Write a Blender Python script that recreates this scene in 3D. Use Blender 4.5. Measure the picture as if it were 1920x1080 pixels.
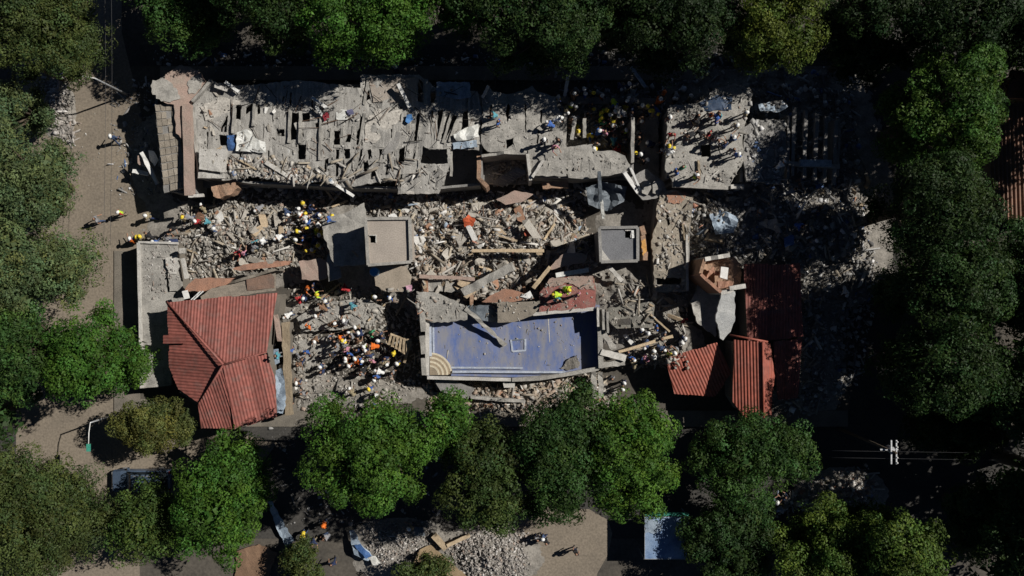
import bpy, bmesh, math, random
import numpy as np
from mathutils import Vector, Matrix, noise
from mathutils.geometry import delaunay_2d_cdt

for o in list(bpy.data.objects):
    bpy.data.objects.remove(o)
scene = bpy.context.scene
COL = scene.collection
R = math.radians

# ------------------------------------------------------------------ camera, sky, sun, exposure
CAM_H = 70.0          # drone height above the street (m)
PPM = 24.0            # photograph pixels per metre at street level
cam_d = bpy.data.cameras.new('camera')
cam_d.sensor_width = 36.0
cam_d.lens = 36.0 * CAM_H / (1920 / PPM)
cam_d.clip_start = 0.5
cam_d.clip_end = 2000
cam = bpy.data.objects.new('camera', cam_d)
cam.location = (0, 0, CAM_H)
COL.objects.link(cam)
scene.camera = cam

SUN_EL, SUN_AZ = R(44), R(20)          # azimuth counter-clockwise from +X
world = bpy.data.worlds.new('World')
scene.world = world
world.use_nodes = True
wn = world.node_tree.nodes
sky = wn.new('ShaderNodeTexSky')
sky.sky_type = 'NISHITA'
sky.sun_disc = False
sky.sun_elevation = SUN_EL
sky.sun_rotation = R(70)
sky.altitude = 2240
sky.air_density = 0.4
sky.dust_density = 0.0
bg = wn['Background']
bg.inputs['Strength'].default_value = 0.05
world.node_tree.links.new(sky.outputs['Color'], bg.inputs['Color'])

sun_l = bpy.data.lights.new('sun', 'SUN')
sun_l.energy = 5.0
sun_l.angle = R(0.5)
sun_l.color = (1.0, 0.96, 0.9)
sun = bpy.data.objects.new('sun', sun_l)
d = Vector((-math.cos(SUN_AZ) * math.cos(SUN_EL), -math.sin(SUN_AZ) * math.cos(SUN_EL), -math.sin(SUN_EL)))
sun.rotation_euler = d.to_track_quat('-Z', 'Y').to_euler()
sun.location = (40, 15, 60)
COL.objects.link(sun)

vs = scene.view_settings
vs.view_transform = 'Standard'
vs.look = 'None'
vs.gamma = 1.0
vs.use_curve_mapping = False
vs.exposure = 0.0

# ------------------------------------------------------------------ helpers
RNG = random.Random(7)
NP = np.random.default_rng(11)

def W(px, py, z):
    """pixel of the photograph + height -> point of the place (nadir view)"""
    k = (CAM_H - z) / CAM_H / PPM
    return Vector(((px - 960) * k, (540 - py) * k, z))

MATS = {}
def nd(nt, typ, **kw):
    n = nt.nodes.new(typ)
    for k, v in kw.items():
        setattr(n, k, v)
    return n

def mat(name, c1, c2=None, scale=1.2, rough=0.9, bump=0.3, c3=None, fine=14.0, vary=0.0, metal=0.0, streak=None, spec=0.3):
    """procedural surface: two/three tones mixed by noise at two sizes, fine relief"""
    if name in MATS:
        return MATS[name]
    m = bpy.data.materials.new(name)
    m.use_nodes = True
    nt = m.node_tree
    bs = nt.nodes['Principled BSDF']
    bs.inputs['Roughness'].default_value = rough
    bs.inputs['Metallic'].default_value = metal
    bs.inputs['Specular IOR Level'].default_value = spec
    geo = nd(nt, 'ShaderNodeNewGeometry')
    src = geo.outputs['Position']
    if streak:
        mp = nd(nt, 'ShaderNodeMapping')
        mp.inputs['Scale'].default_value = streak
        nt.links.new(src, mp.inputs['Vector'])
        src = mp.outputs['Vector']
    c2 = c2 or tuple(x * 0.75 for x in c1)
    c3 = c3 or tuple(x * 0.6 + y * 0.4 for x, y in zip(c1, c2))
    n1 = nd(nt, 'ShaderNodeTexNoise'); n1.inputs['Scale'].default_value = scale; n1.inputs['Detail'].default_value = 6; n1.inputs['Roughness'].default_value = 0.65
    n2 = nd(nt, 'ShaderNodeTexNoise'); n2.inputs['Scale'].default_value = fine; n2.inputs['Detail'].default_value = 4
    nt.links.new(src, n1.inputs['Vector'])
    nt.links.new(geo.outputs['Position'], n2.inputs['Vector'])
    rp = nd(nt, 'ShaderNodeValToRGB')
    e = rp.color_ramp.elements
    e[0].position, e[0].color = 0.32, (*c2, 1)
    e[1].position, e[1].color = 0.68, (*c1, 1)
    k = e.new(0.5); k.color = (*c3, 1)
    nt.links.new(n1.outputs['Fac'], rp.inputs['Fac'])
    mx = nd(nt, 'ShaderNodeMix', data_type='RGBA', blend_type='OVERLAY')
    mx.inputs['Factor'].default_value = 0.55
    nt.links.new(rp.outputs['Color'], mx.inputs['A'])
    nt.links.new(n2.outputs['Fac'], mx.inputs['B'])
    out = mx.outputs['Result']
    if vary:
        oi = nd(nt, 'ShaderNodeObjectInfo')
        mr = nd(nt, 'ShaderNodeMapRange'); mr.inputs['To Min'].default_value = 1 - vary; mr.inputs['To Max'].default_value = 1 + vary
        nt.links.new(oi.outputs['Random'], mr.inputs['Value'])
        hs = nd(nt, 'ShaderNodeHueSaturation')
        nt.links.new(mr.outputs['Result'], hs.inputs['Value'])
        nt.links.new(out, hs.inputs['Color'])
        out = hs.outputs['Color']
    nt.links.new(out, bs.inputs['Base Color'])
    if bump:
        bp = nd(nt, 'ShaderNodeBump'); bp.inputs['Strength'].default_value = bump; bp.inputs['Distance'].default_value = 0.05
        nt.links.new(n2.outputs['Fac'], bp.inputs['Height'])
        nt.links.new(bp.outputs['Normal'], bs.inputs['Normal'])
    MATS[name] = m
    return m

def mat_attr(name, rough=0.85, translucent=0.0, fine=18.0):
    """colour carried per piece by the mesh (leaf, chunk), with fine relief"""
    m = bpy.data.materials.new(name); m.use_nodes = True
    nt = m.node_tree; bs = nt.nodes['Principled BSDF']
    bs.inputs['Roughness'].default_value = rough
    bs.inputs['Specular IOR Level'].default_value = 0.25
    at = nd(nt, 'ShaderNodeAttribute', attribute_name='tone')
    nt.links.new(at.outputs['Color'], bs.inputs['Base Color'])
    if translucent:
        tr = nd(nt, 'ShaderNodeBsdfTranslucent')
        nt.links.new(at.outputs['Color'], tr.inputs['Color'])
        ms = nd(nt, 'ShaderNodeMixShader'); ms.inputs[0].default_value = translucent
        nt.links.new(bs.outputs[0], ms.inputs[1]); nt.links.new(tr.outputs[0], ms.inputs[2])
        nt.links.new(ms.outputs[0], nt.nodes['Material Output'].inputs['Surface'])
    else:
        geo = nd(nt, 'ShaderNodeNewGeometry')
        n2 = nd(nt, 'ShaderNodeTexNoise'); n2.inputs['Scale'].default_value = fine
        nt.links.new(geo.outputs['Position'], n2.inputs['Vector'])
        mx = nd(nt, 'ShaderNodeMix', data_type='RGBA', blend_type='OVERLAY'); mx.inputs['Factor'].default_value = 0.5
        nt.links.new(at.outputs['Color'], mx.inputs['A']); nt.links.new(n2.outputs['Fac'], mx.inputs['B'])
        nt.links.new(mx.outputs['Result'], bs.inputs['Base Color'])
    MATS[name] = m
    return m

def setprops(o, label=None, cat=None, group=None, kind=None, category=None):
    cat = cat or category
    if label: o['label'] = label
    if cat: o['category'] = cat
    if group: o['group'] = group
    if kind: o['kind'] = kind
    return o

def empty(name, loc, label, cat, group=None):
    o = bpy.data.objects.new(name, None)
    o.location = loc
    o.empty_display_size = 0.3
    COL.objects.link(o)
    return setprops(o, label, cat, group)

WLOC = {}
def mesh_obj(name, verts, faces, m, parent=None, smooth=False, **props):
    """one mesh object from points of the place; its origin is put at its own base"""
    v = np.array([tuple(p) for p in verts], dtype=np.float64)
    o3 = Vector(((v[:, 0].min() + v[:, 0].max()) / 2, (v[:, 1].min() + v[:, 1].max()) / 2, v[:, 2].min()))
    me = bpy.data.meshes.new(name)
    me.from_pydata([tuple(p) for p in (v - np.array(o3))], [], faces)
    me.update()
    if smooth:
        me.shade_smooth()
    me.materials.append(m)
    o = bpy.data.objects.new(name, me)
    COL.objects.link(o)
    WLOC[o.name] = o3
    if parent is not None:
        o.parent = parent
        o.location = o3 - WLOC.get(parent.name, parent.location)
    else:
        o.location = o3
    setprops(o, **props)
    return o

def inside(pts, poly):
    pts = np.asarray(pts, float).reshape(-1, 2); poly = np.asarray(poly, float)
    x, y = pts[:, 0], pts[:, 1]
    res = np.zeros(len(pts), bool)
    j = len(poly) - 1
    for i in range(len(poly)):
        xi, yi = poly[i]; xj, yj = poly[j]
        if yi != yj:
            c = ((yi > y) != (yj > y)) & (x < (xj - xi) * (y - yi) / (yj - yi) + xi)
            res ^= c
        j = i
    return res

# rubble mounds of the ground: (px, py, rx, ry, height)
MOUNDS = [
    (450, 455, 150, 70, 1.2), (560, 430, 60, 50, 0.6), (880, 430, 230, 75, 1.9), (1000, 470, 130, 60, .7), (740, 470, 90, 70, 1.0),
    (840, 545, 130, 60, 1.3), (1050, 540, 110, 50, 1.0), (1190, 540, 90, 45, 1.3), (1230, 640, 80, 40, .7),
    (1150, 250, 110, 60, 1.2), (1440, 300, 170, 190, 1.6), (1530, 450, 130, 120, 1.0), (1340, 420, 60, 50, 1.0), (1600, 380, 26, 110, 1.2),
    (1000, 740, 140, 34, .7), (660, 735, 130, 30, .5), (750, 1000, 80, 26, .7), (925, 1045, 80, 46, 1.1), (730, 1050, 70, 40, .5), (108, 205, 32, 56, .7),
    (1580, 925, 75, 42, .9), (560, 700, 40, 80, .5), (290, 300, 45, 80, .6), (1510, 700, 70, 90, .7), (560, 600, 50, 40, .3),
]
def gz(px, py):
    px = np.asarray(px, float); py = np.asarray(py, float)
    z = np.zeros(np.broadcast(px, py).shape)
    for cx, cy, rx, ry, h in MOUNDS:
        q = ((px - cx) / rx) ** 2 + ((py - cy) / ry) ** 2
        z = z + h * np.exp(-q * 1.6) * (q < 4)
    w = np.sin(px * .31 + np.sin(py * .23) * 2) * np.sin(py * .27 + 1.3 + np.sin(px * .19)) + .6 * np.sin(px * .83 + py * .41) * np.sin(py * .77 - px * .3)
    w2 = np.sin(px * .11 + py * .07) * np.sin(py * .13 - px * .05 + 2)
    z = z * (1 + .16 * w + .18 * w2)
    t = np.clip((py - 372) / 26, 0, 1); m = np.where((px > 380) & (px < 1110) & (py > 335), t, 1)
    for cx, cy, rx, ry in ((577, 432, 44, 66), (1110, 370, 40, 40), (745, 640, 60, 90), (1225, 260, 30, 90), (1100, 440, 30, 50)):
        q = ((px - cx) / rx) ** 2 + ((py - cy) / ry) ** 2
        m = m * (1 - np.exp(-q * q * 1.2))
    return np.maximum(z * m - 0.06, 0)

SURF = []
def surf(px, py):
    z = float(gz(px, py))
    for bb, outer, holes, zf in SURF:
        if bb[0] <= px <= bb[2] and bb[1] <= py <= bb[3]:
            if inside((px, py), outer)[0] and not any(inside((px, py), h)[0] for h in holes):
                z = max(z, zf(px, py))
    return z

def loopify(poly, step, jag, rng):
    out = []
    n = len(poly)
    for i in range(n):
        a = Vector(poly[i]); b = Vector(poly[(i + 1) % n])
        k = max(1, int((b - a).length / step))
        t = (b - a).normalized() if (b - a).length > 0 else Vector((1, 0))
        nn = Vector((-t.y, t.x))
        for j in range(k):
            p = a.lerp(b, j / k)
            if j:
                p = p + nn * rng.uniform(-jag, jag)
            out.append((p.x, p.y))
    return out

SEED = [100]
def plane(z0, gx=0.0, gy=0.0, cx=0, cy=0):
    return lambda x, y: z0 + gx * (x - cx) + gy * (y - cy)

def slab(name, outer, z, m, parent=None, holes=(), th=.25, jag=1.2, step=7, grid=24, rough=.03, reg=True, **props):
    """a broken plate of real thickness: outline with holes, uneven edges, slightly buckled"""
    SEED[0] += 1
    rng = random.Random(SEED[0])
    zf = z if callable(z) else (lambda x, y, zz=z: zz)
    lo = loopify(outer, step, jag, rng)
    hs = [loopify(h, max(4, step * .7), min(jag * .6, 1.3), rng) for h in holes]
    pts, edges = [], []
    for lp in [lo] + hs:
        s = len(pts)
        pts += lp
        edges += [(s + i, s + (i + 1) % len(lp)) for i in range(len(lp))]
    xs = [p[0] for p in lo]; ys = [p[1] for p in lo]
    gx = min(xs) + grid / 2
    while gx < max(xs):
        gy = min(ys) + grid / 2
        while gy < max(ys):
            q = (gx + rng.uniform(-5, 5), gy + rng.uniform(-5, 5))
            if inside(q, lo)[0] and not any(inside(q, h)[0] for h in hs):
                pts.append(q)
            gy += grid
        gx += grid
    v2, e2, f2, _, _, _ = delaunay_2d_cdt([Vector((p[0], -p[1])) for p in pts], edges, [], 0, 1e-3)
    P = np.array([(p.x, -p.y) for p in v2])
    cen = np.array([P[list(f)].mean(axis=0) for f in f2])
    ok = inside(cen, lo)
    for h in hs:
        ok &= ~inside(cen, h)
    fs = [tuple(f) for f, k in zip(f2, ok) if k]
    used = sorted({i for f in fs for i in f}); mp = {i: k for k, i in enumerate(used)}
    n = len(used)
    top = []
    for i in used:
        x, y = P[i]
        zz = zf(x, y) + rough * noise.noise(Vector((x * .06, y * .06, SEED[0] * 3.1))) * 2
        top.append(W(x, y, zz))
    bot = [p - Vector((0, 0, th * (1 + .15 * rng.uniform(-1, 1)))) for p in top]
    faces = [tuple(mp[i] for i in f) for f in fs]
    cnt = {}
    for f in faces:
        for a, b in ((f[0], f[1]), (f[1], f[2]), (f[2], f[0])):
            cnt[(a, b)] = cnt.get((a, b), 0) + 1
    side = [(b, a, a + n, b + n) for (a, b) in cnt if (b, a) not in cnt]
    faces2 = faces + [tuple(i + n for i in reversed(f)) for f in faces] + side
    if reg:
        SURF.append(((min(xs), min(ys), max(xs), max(ys)), outer, list(holes), zf))
    return mesh_obj(name, top + bot, faces2, m, parent, **props)

BOX = [(0, 3, 2, 1), (4, 5, 6, 7), (0, 1, 5, 4), (1, 2, 6, 5), (2, 3, 7, 6), (3, 0, 4, 7)]
def box_between(name, a, b, w, h, m, parent=None, rough=.0, segs=1, **props):
    """bar from a to b (points of the place), w wide and h high"""
    a = Vector(a); b = Vector(b); t = (b - a)
    L = t.length; t.normalize()
    s = t.cross(Vector((0, 0, 1)))
    if s.length < 1e-3: s = Vector((1, 0, 0))
    s.normalize(); u = s.cross(t)
    SEED[0] += 1; rng = random.Random(SEED[0])
    vs, fs = [], []
    for k in range(segs + 1):
        c = a + t * (L * k / segs)
        for (x, y) in ((-1, -1), (1, -1), (1, 1), (-1, 1)):
            j = Vector((rng.uniform(-1, 1), rng.uniform(-1, 1), rng.uniform(-1, 1))) * rough
            vs.append(c + s * (x * w / 2) + u * (y * h / 2) + j)
    for k in range(segs):
        o = k * 4
        for i in range(4):
            fs.append((o + i, o + (i + 1) % 4, o + 4 + (i + 1) % 4, o + 4 + i))
    fs.append((3, 2, 1, 0)); e = segs * 4; fs.append((e, e + 1, e + 2, e + 3))
    return mesh_obj(name, vs, fs, m, parent, **props)

def beam(name, p, q, wpx, h, m, parent=None, rough=.015, segs=5, **props):
    """p, q = (px, py, top height)"""
    a = W(*p) - Vector((0, 0, h / 2)); b = W(*q) - Vector((0, 0, h / 2))
    return box_between(name, a, b, wpx / PPM, h, m, parent, rough, segs, **props)

def wall(name, pts, z0, z1, th, m, parent=None, jag=.25, **props):
    """standing wall along a px polyline, ragged top"""
    SEED[0] += 1; rng = random.Random(SEED[0])
    lp = []
    for i in range(len(pts) - 1):
        a, b = Vector(pts[i]), Vector(pts[i + 1])
        k = max(1, int((b - a).length / 12))
        lp += [a.lerp(b, j / k) for j in range(k)]
    lp.append(Vector(pts[-1]))
    vs, fs = [], []
    for i, p in enumerate(lp):
        t = (lp[min(i + 1, len(lp) - 1)] - lp[max(i - 1, 0)]).normalized()
        nn = Vector((-t.y, t.x)) * th * PPM / 2
        zz = z1 + rng.uniform(-jag, jag * .3)
        c = W(p.x, p.y, z1)
        off = Vector((nn.x / PPM, -nn.y / PPM, 0))
        for s, z in ((-1, z0), (1, z0), (1, zz), (-1, zz)):
            q = c + off * s; q.z = z
            vs.append(q)
    for i in range(len(lp) - 1):
        o = i * 4
        for k in range(4):
            fs.append((o + k, o + 4 + k, o + 4 + (k + 1) % 4, o + (k + 1) % 4))
    fs.append((0, 1, 2, 3)); e = (len(lp) - 1) * 4; fs.append((e + 3, e + 2, e + 1, e))
    return mesh_obj(name, vs, fs, m, parent, **props)

def tube(name, pts, rad, m, parent=None, sides=8, **props):
    pts = [Vector(p) for p in pts]
    rad = rad if isinstance(rad, (list, tuple)) else [rad] * len(pts)
    vs, fs = [], []
    for i, p in enumerate(pts):
        t = (pts[min(i + 1, len(pts) - 1)] - pts[max(i - 1, 0)]).normalized()
        s = t.orthogonal().normalized(); u = t.cross(s)
        for k in range(sides):
            a = 2 * math.pi * k / sides
            vs.append(p + (s * math.cos(a) + u * math.sin(a)) * rad[i])
    for i in range(len(pts) - 1):
        for k in range(sides):
            fs.append((i * sides + k, i * sides + (k + 1) % sides, (i + 1) * sides + (k + 1) % sides, (i + 1) * sides + k))
    fs.append(tuple(reversed(range(sides)))); fs.append(tuple(range(len(vs) - sides, len(vs))))
    return mesh_obj(name, vs, fs, m, parent, smooth=True, **props)

# ------------------------------------------------------------------ materials
CONC = mat('concrete', (.36, .343, .31), (.19, .182, .166), 1.3, .95, .5, fine=11)
CONC_L = mat('pale_concrete', (.5, .48, .445), (.33, .315, .285), 1.5, .9, .4)
CONC_D = mat('grey_concrete', (.27, .26, .245), (.17, .165, .155), 1.0, .95, .45)
CONC_S = mat('ribbed_concrete', (.38, .365, .335), (.2, .192, .177), 1.2, .95, .6, streak=(5, .5, 1))
PATCH = mat('worn_roof_tile', (.5, .47, .42), (.3, .28, .25), 2.2, .9, .7, fine=7)
TERRA = mat('terracotta_render', (.36, .19, .125), (.25, .15, .11), 1.6, .9, .4)
REDF = mat('red_floor_paint', (.29, .1, .085), (.24, .19, .16), 1.1, .85, .4, c3=(.25, .1, .085))
PINKW = mat('dusty_red_render', (.33, .235, .195), (.29, .235, .195), 1.2, .95, .4)
BRICK = mat('broken_brick', (.34, .21, .14), (.24, .17, .12), 3, .95, .8, fine=9)
WHITE = mat('white_board', (.72, .71, .68), (.52, .52, .5), 1.5, .7, .2)
WHITEP = mat('dusty_white_sheet', (.66, .66, .63), (.42, .42, .38), 1.3, .6, .25)
WOOD = mat('grey_timber', (.36, .29, .2), (.22, .175, .12), 3, .9, .4, streak=(3, .6, 1), vary=.25)
WOODT = mat('tan_timber', (.46, .36, .24), (.3, .23, .15), 3, .9, .4, vary=.2)
BLUET = mat('blue_tarpaulin', (.07, .15, .34), (.04, .09, .22), 2, .5, .3)
PALEBT = mat('pale_blue_sheet', (.36, .43, .5), (.15, .19, .24), 2, .55, .3)
GREYT = mat('grey_tarpaulin', (.16, .18, .2), (.07, .085, .1), 2.5, .6, .4)
TANT = mat('brown_tarpaulin', (.3, .22, .13), (.22, .16, .1), .8, .8, .25)
METAL = mat('galvanised_metal', (.5, .51, .52), (.4, .41, .42), 4, .45, .1, metal=.6)
DARK = mat('dark_steel', (.05, .05, .055), (.03, .03, .03), 4, .5, .1)
GLASS = mat('dark_glass', (.02, .025, .03), (.015, .02, .022), 2, .08, 0, spec=.6)
REDROOF = mat('red_corrugated_sheet', (.255, .088, .07), (.2, .098, .082), 1.4, .7, .12, c3=(.235, .08, .064), vary=.22, fine=3)
REDROOF2 = mat('bright_red_corrugated_sheet', (.32, .085, .055), (.24, .08, .058), .8, .55, .12, vary=.1, fine=3)
CLAY = mat('weathered_clay_sheet', (.26, .15, .105), (.16, .105, .08), 2, .85, .3, vary=.15)
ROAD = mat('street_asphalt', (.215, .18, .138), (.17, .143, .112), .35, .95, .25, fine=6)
ASPH = mat('shade_dark_asphalt', (.062, .058, .052), (.04, .038, .035), .6, .95, .3, fine=6)  # darker than the tan street, so shade is put into the colour
SOIL = mat('shade_dark_soil', (.1, .088, .072), (.055, .05, .043), .35, .97, .5, fine=4)  # tone lowered so shaded ground reads black even where sun leaks through
PAVE = mat('pavement_concrete', (.19, .168, .138), (.12, .108, .09), .8, .95, .4)
DUST = mat('rubble_dust', (.27, .25, .22), (.15, .138, .12), 1.3, .97, .8, fine=7)
BARK = mat('bark', (.11, .085, .06), (.06, .048, .035), 4, .95, .8)
CREAM = mat('cream_step_edge', (.55, .49, .37), (.42, .37, .28), 2, .8, .2)
BLUEW = mat('pool_white_edge', (.42, .45, .5), (.26, .3, .38), 2, .6, .2)
GREENP = mat('green_paint', (.05, .28, .2), (.04, .2, .15), 3, .5, .1)
CARP = mat('dark_blue_car_paint', (.07, .1, .15), (.055, .08, .12), 1, .25, 0, spec=.5)
LEAF = mat_attr('leaf', .6, .35)
CHUNK = mat_attr('broken_masonry', .95)
TYRE = mat('rubber', (.02, .02, .02), (.015, .015, .015), 5, .9, .1)

def pool_tile():
    m = bpy.data.materials.new('blue_pool_tile'); m.use_nodes = True
    nt = m.node_tree; bs = nt.nodes['Principled BSDF']; bs.inputs['Roughness'].default_value = .55
    geo = nd(nt, 'ShaderNodeNewGeometry')
    br = nd(nt, 'ShaderNodeTexBrick'); br.offset = 0; br.inputs['Scale'].default_value = 5
    br.inputs['Color1'].default_value = (.06, .105, .275, 1); br.inputs['Color2'].default_value = (.075, .125, .31, 1); br.inputs['Mortar'].default_value = (.12, .16, .32, 1)
    br.inputs['Brick Width'].default_value = .5; br.inputs['Row Height'].default_value = .5; br.inputs['Mortar Size'].default_value = .03
    nt.links.new(geo.outputs['Position'], br.inputs['Vector'])
    mp = nd(nt, 'ShaderNodeMapping'); mp.inputs['Scale'].default_value = (.8, .28, 1); mp.inputs['Rotation'].default_value = (0, 0, .5)
    nt.links.new(geo.outputs['Position'], mp.inputs['Vector'])
    n1 = nd(nt, 'ShaderNodeTexNoise'); n1.inputs['Scale'].default_value = 1.5; n1.inputs['Detail'].default_value = 9; n1.inputs['Roughness'].default_value = .7
    nt.links.new(mp.outputs['Vector'], n1.inputs['Vector'])
    rp = nd(nt, 'ShaderNodeValToRGB'); rp.color_ramp.elements[0].position = .37; rp.color_ramp.elements[1].position = .62
    rp.color_ramp.elements[0].color = (0, 0, 0, 1); rp.color_ramp.elements[1].color = (.85, .85, .85, 1)
    nt.links.new(n1.outputs['Fac'], rp.inputs['Fac'])
    mx = nd(nt, 'ShaderNodeMix', data_type='RGBA'); mx.inputs['B'].default_value = (.22, .215, .22, 1)
    nt.links.new(rp.outputs['Color'], mx.inputs['Factor']); nt.links.new(br.outputs['Color'], mx.inputs['A'])
    nt.links.new(mx.outputs['Result'], bs.inputs['Base Color'])
    return m
POOLT = pool_tile()

# ------------------------------------------------------------------ ground, streets, pavements
def sheet(name, poly_px, z, m, **props):
    pts = [W(x, y, z) for x, y in poly_px]
    return mesh_obj(name, pts, [tuple(reversed(range(len(pts))))], m, **props)

mesh_obj('ground', [(-300, -300, 0), (300, -300, 0), (300, 300, 0), (-300, 300, 0)], [(0, 1, 2, 3)], SOIL, kind='structure', label='brown trodden ground under the ruined block, darkened for shade')
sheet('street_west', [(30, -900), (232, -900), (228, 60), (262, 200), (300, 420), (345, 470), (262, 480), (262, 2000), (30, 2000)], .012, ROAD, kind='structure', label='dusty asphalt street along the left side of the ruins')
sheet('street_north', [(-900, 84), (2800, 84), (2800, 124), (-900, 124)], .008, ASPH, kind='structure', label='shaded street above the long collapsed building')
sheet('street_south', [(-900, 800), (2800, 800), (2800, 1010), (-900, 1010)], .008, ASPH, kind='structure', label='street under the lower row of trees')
sheet('street_corner', [(262, 800), (420, 806), (520, 830), (470, 900), (300, 960), (262, 960)], .02, ROAD, kind='structure', label='tan lower left street around the parked car, left undarkened for sun')  # kept tan where sun reaches; the street around it is darkened
sheet('dirt_yard', [(940, 960), (1010, 950), (1105, 955), (1140, 975), (1148, 1000), (1140, 1040), (1120, 1075), (1110, 1140), (900, 1140), (930, 1010)], .016, ROAD, kind='structure', label='open tan dirt street patch cut to the sunlit area at the bottom')  # outline ends where shade starts; the ground beyond is coloured darker
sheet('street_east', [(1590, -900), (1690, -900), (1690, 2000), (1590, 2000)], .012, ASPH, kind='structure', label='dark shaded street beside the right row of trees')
def pave(poly, lab, z=.13):
    slab('pavement', poly, z, PAVE, th=.13, jag=.15, step=40, grid=60, rough=.004, kind='structure', label=lab)
pave([(214, 470), (262, 470), (262, 748), (214, 748)], 'pavement strip beside the flat grey roof')
pave([(214, 748), (520, 748), (520, 800), (214, 800)], 'pavement below the large red hipped roof')
pave([(300, 124), (1590, 124), (1590, 150), (300, 150)], 'pavement along the shaded upper street')
pave([(520, 770), (1590, 770), (1590, 800), (520, 800)], 'pavement under the lower trees')

def rubble_bed():
    st = 5
    xs = np.arange(60, 1680, st); ys = np.arange(130, 1090, st)
    X, Y = np.meshgrid(xs, ys)
    Z = gz(X, Y)
    k = (CAM_H - Z) / CAM_H / PPM
    V = np.stack([(X - 960) * k, (540 - Y) * k, Z], -1).reshape(-1, 3)
    nx = len(xs); F = []
    keep = np.maximum.reduce([Z[:-1, :-1], Z[1:, :-1], Z[:-1, 1:], Z[1:, 1:]]) > .0
    for j, i in zip(*np.nonzero(keep)):
        a = j * nx + i
        F.append((a, a + nx, a + nx + 1, a + 1))
    used = np.unique(np.array(F)); mp = -np.ones(len(V), int); mp[used] = np.arange(len(used))
    V[:, 2] -= .035
    mesh_obj('rubble_bed', V[used], [tuple(mp[list(f)]) for f in F], DUST, smooth=True, kind='stuff', label='dust and crushed masonry mounded between the ruins', category='rubble')

# ------------------------------------------------------------------ loose rubble as masses of small chunks
PAL = {
    'mix': [((.31, .295, .265), 6), ((.4, .375, .335), 4), ((.19, .18, .165), 4), ((.28, .2, .155), 1.4), ((.6, .59, .56), .9), ((.27, .24, .2), 3)],
    'bright': [((.35, .325, .29), 6), ((.47, .445, .405), 4), ((.7, .69, .67), 1.0), ((.31, .22, .165), 2), ((.37, .31, .23), 3), ((.19, .18, .165), 4), ((.38, .14, .08), .5), ((.25, .34, .45), .4), ((.12, .2, .38), .2), ((.5, .42, .12), .15)],
    'brick': [((.31, .22, .16), 3), ((.36, .285, .21), 3), ((.29, .27, .235), 4), ((.43, .4, .36), 1.5), ((.17, .145, .12), 2)],
    'grey': [((.29, .26, .24), 4), ((.4, .375, .35), 3), ((.57, .55, .53), .8), ((.2, .19, .18), 3), ((.3, .225, .185), 1)],
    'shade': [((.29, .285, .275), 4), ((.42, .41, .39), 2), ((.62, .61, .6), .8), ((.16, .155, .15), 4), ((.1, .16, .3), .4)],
    'roof': [((.31, .3, .275), 4), ((.43, .415, .39), 2), ((.18, .17, .155), 3), ((.28, .2, .155), .8)],
    'rods': [((.12, .075, .05), 4), ((.2, .18, .16), 2), ((.05, .045, .04), 3)],
    'splinters': [((.42, .36, .27), 3), ((.33, .28, .21), 3), ((.62, .6, .56), 1.5), ((.24, .2, .15), 3), ((.38, .36, .33), 3)],
}
CUBE = np.array([(-1, -1, -1), (1, -1, -1), (1, 1, -1), (-1, 1, -1), (-1, -1, 1), (1, -1, 1), (1, 1, 1), (-1, 1, 1)], float) * .5
CF = np.array(BOX)
def rotmats(n, tilt):
    a = NP.uniform(0, 2 * np.pi, n); b = NP.normal(0, tilt, n); c = NP.normal(0, tilt, n)
    ca, sa, cb, sb, cc, sc = np.cos(a), np.sin(a), np.cos(b), np.sin(b), np.cos(c), np.sin(c)
    z0 = np.zeros(n); o1 = np.ones(n)
    Rz = np.stack([ca, -sa, z0, sa, ca, z0, z0, z0, o1], -1).reshape(n, 3, 3)
    Rx = np.stack([o1, z0, z0, z0, cb, -sb, z0, sb, cb], -1).reshape(n, 3, 3)
    Ry = np.stack([cc, z0, sc, z0, o1, z0, -sc, z0, cc], -1).reshape(n, 3, 3)
    return Rz @ Rx @ Ry

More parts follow.
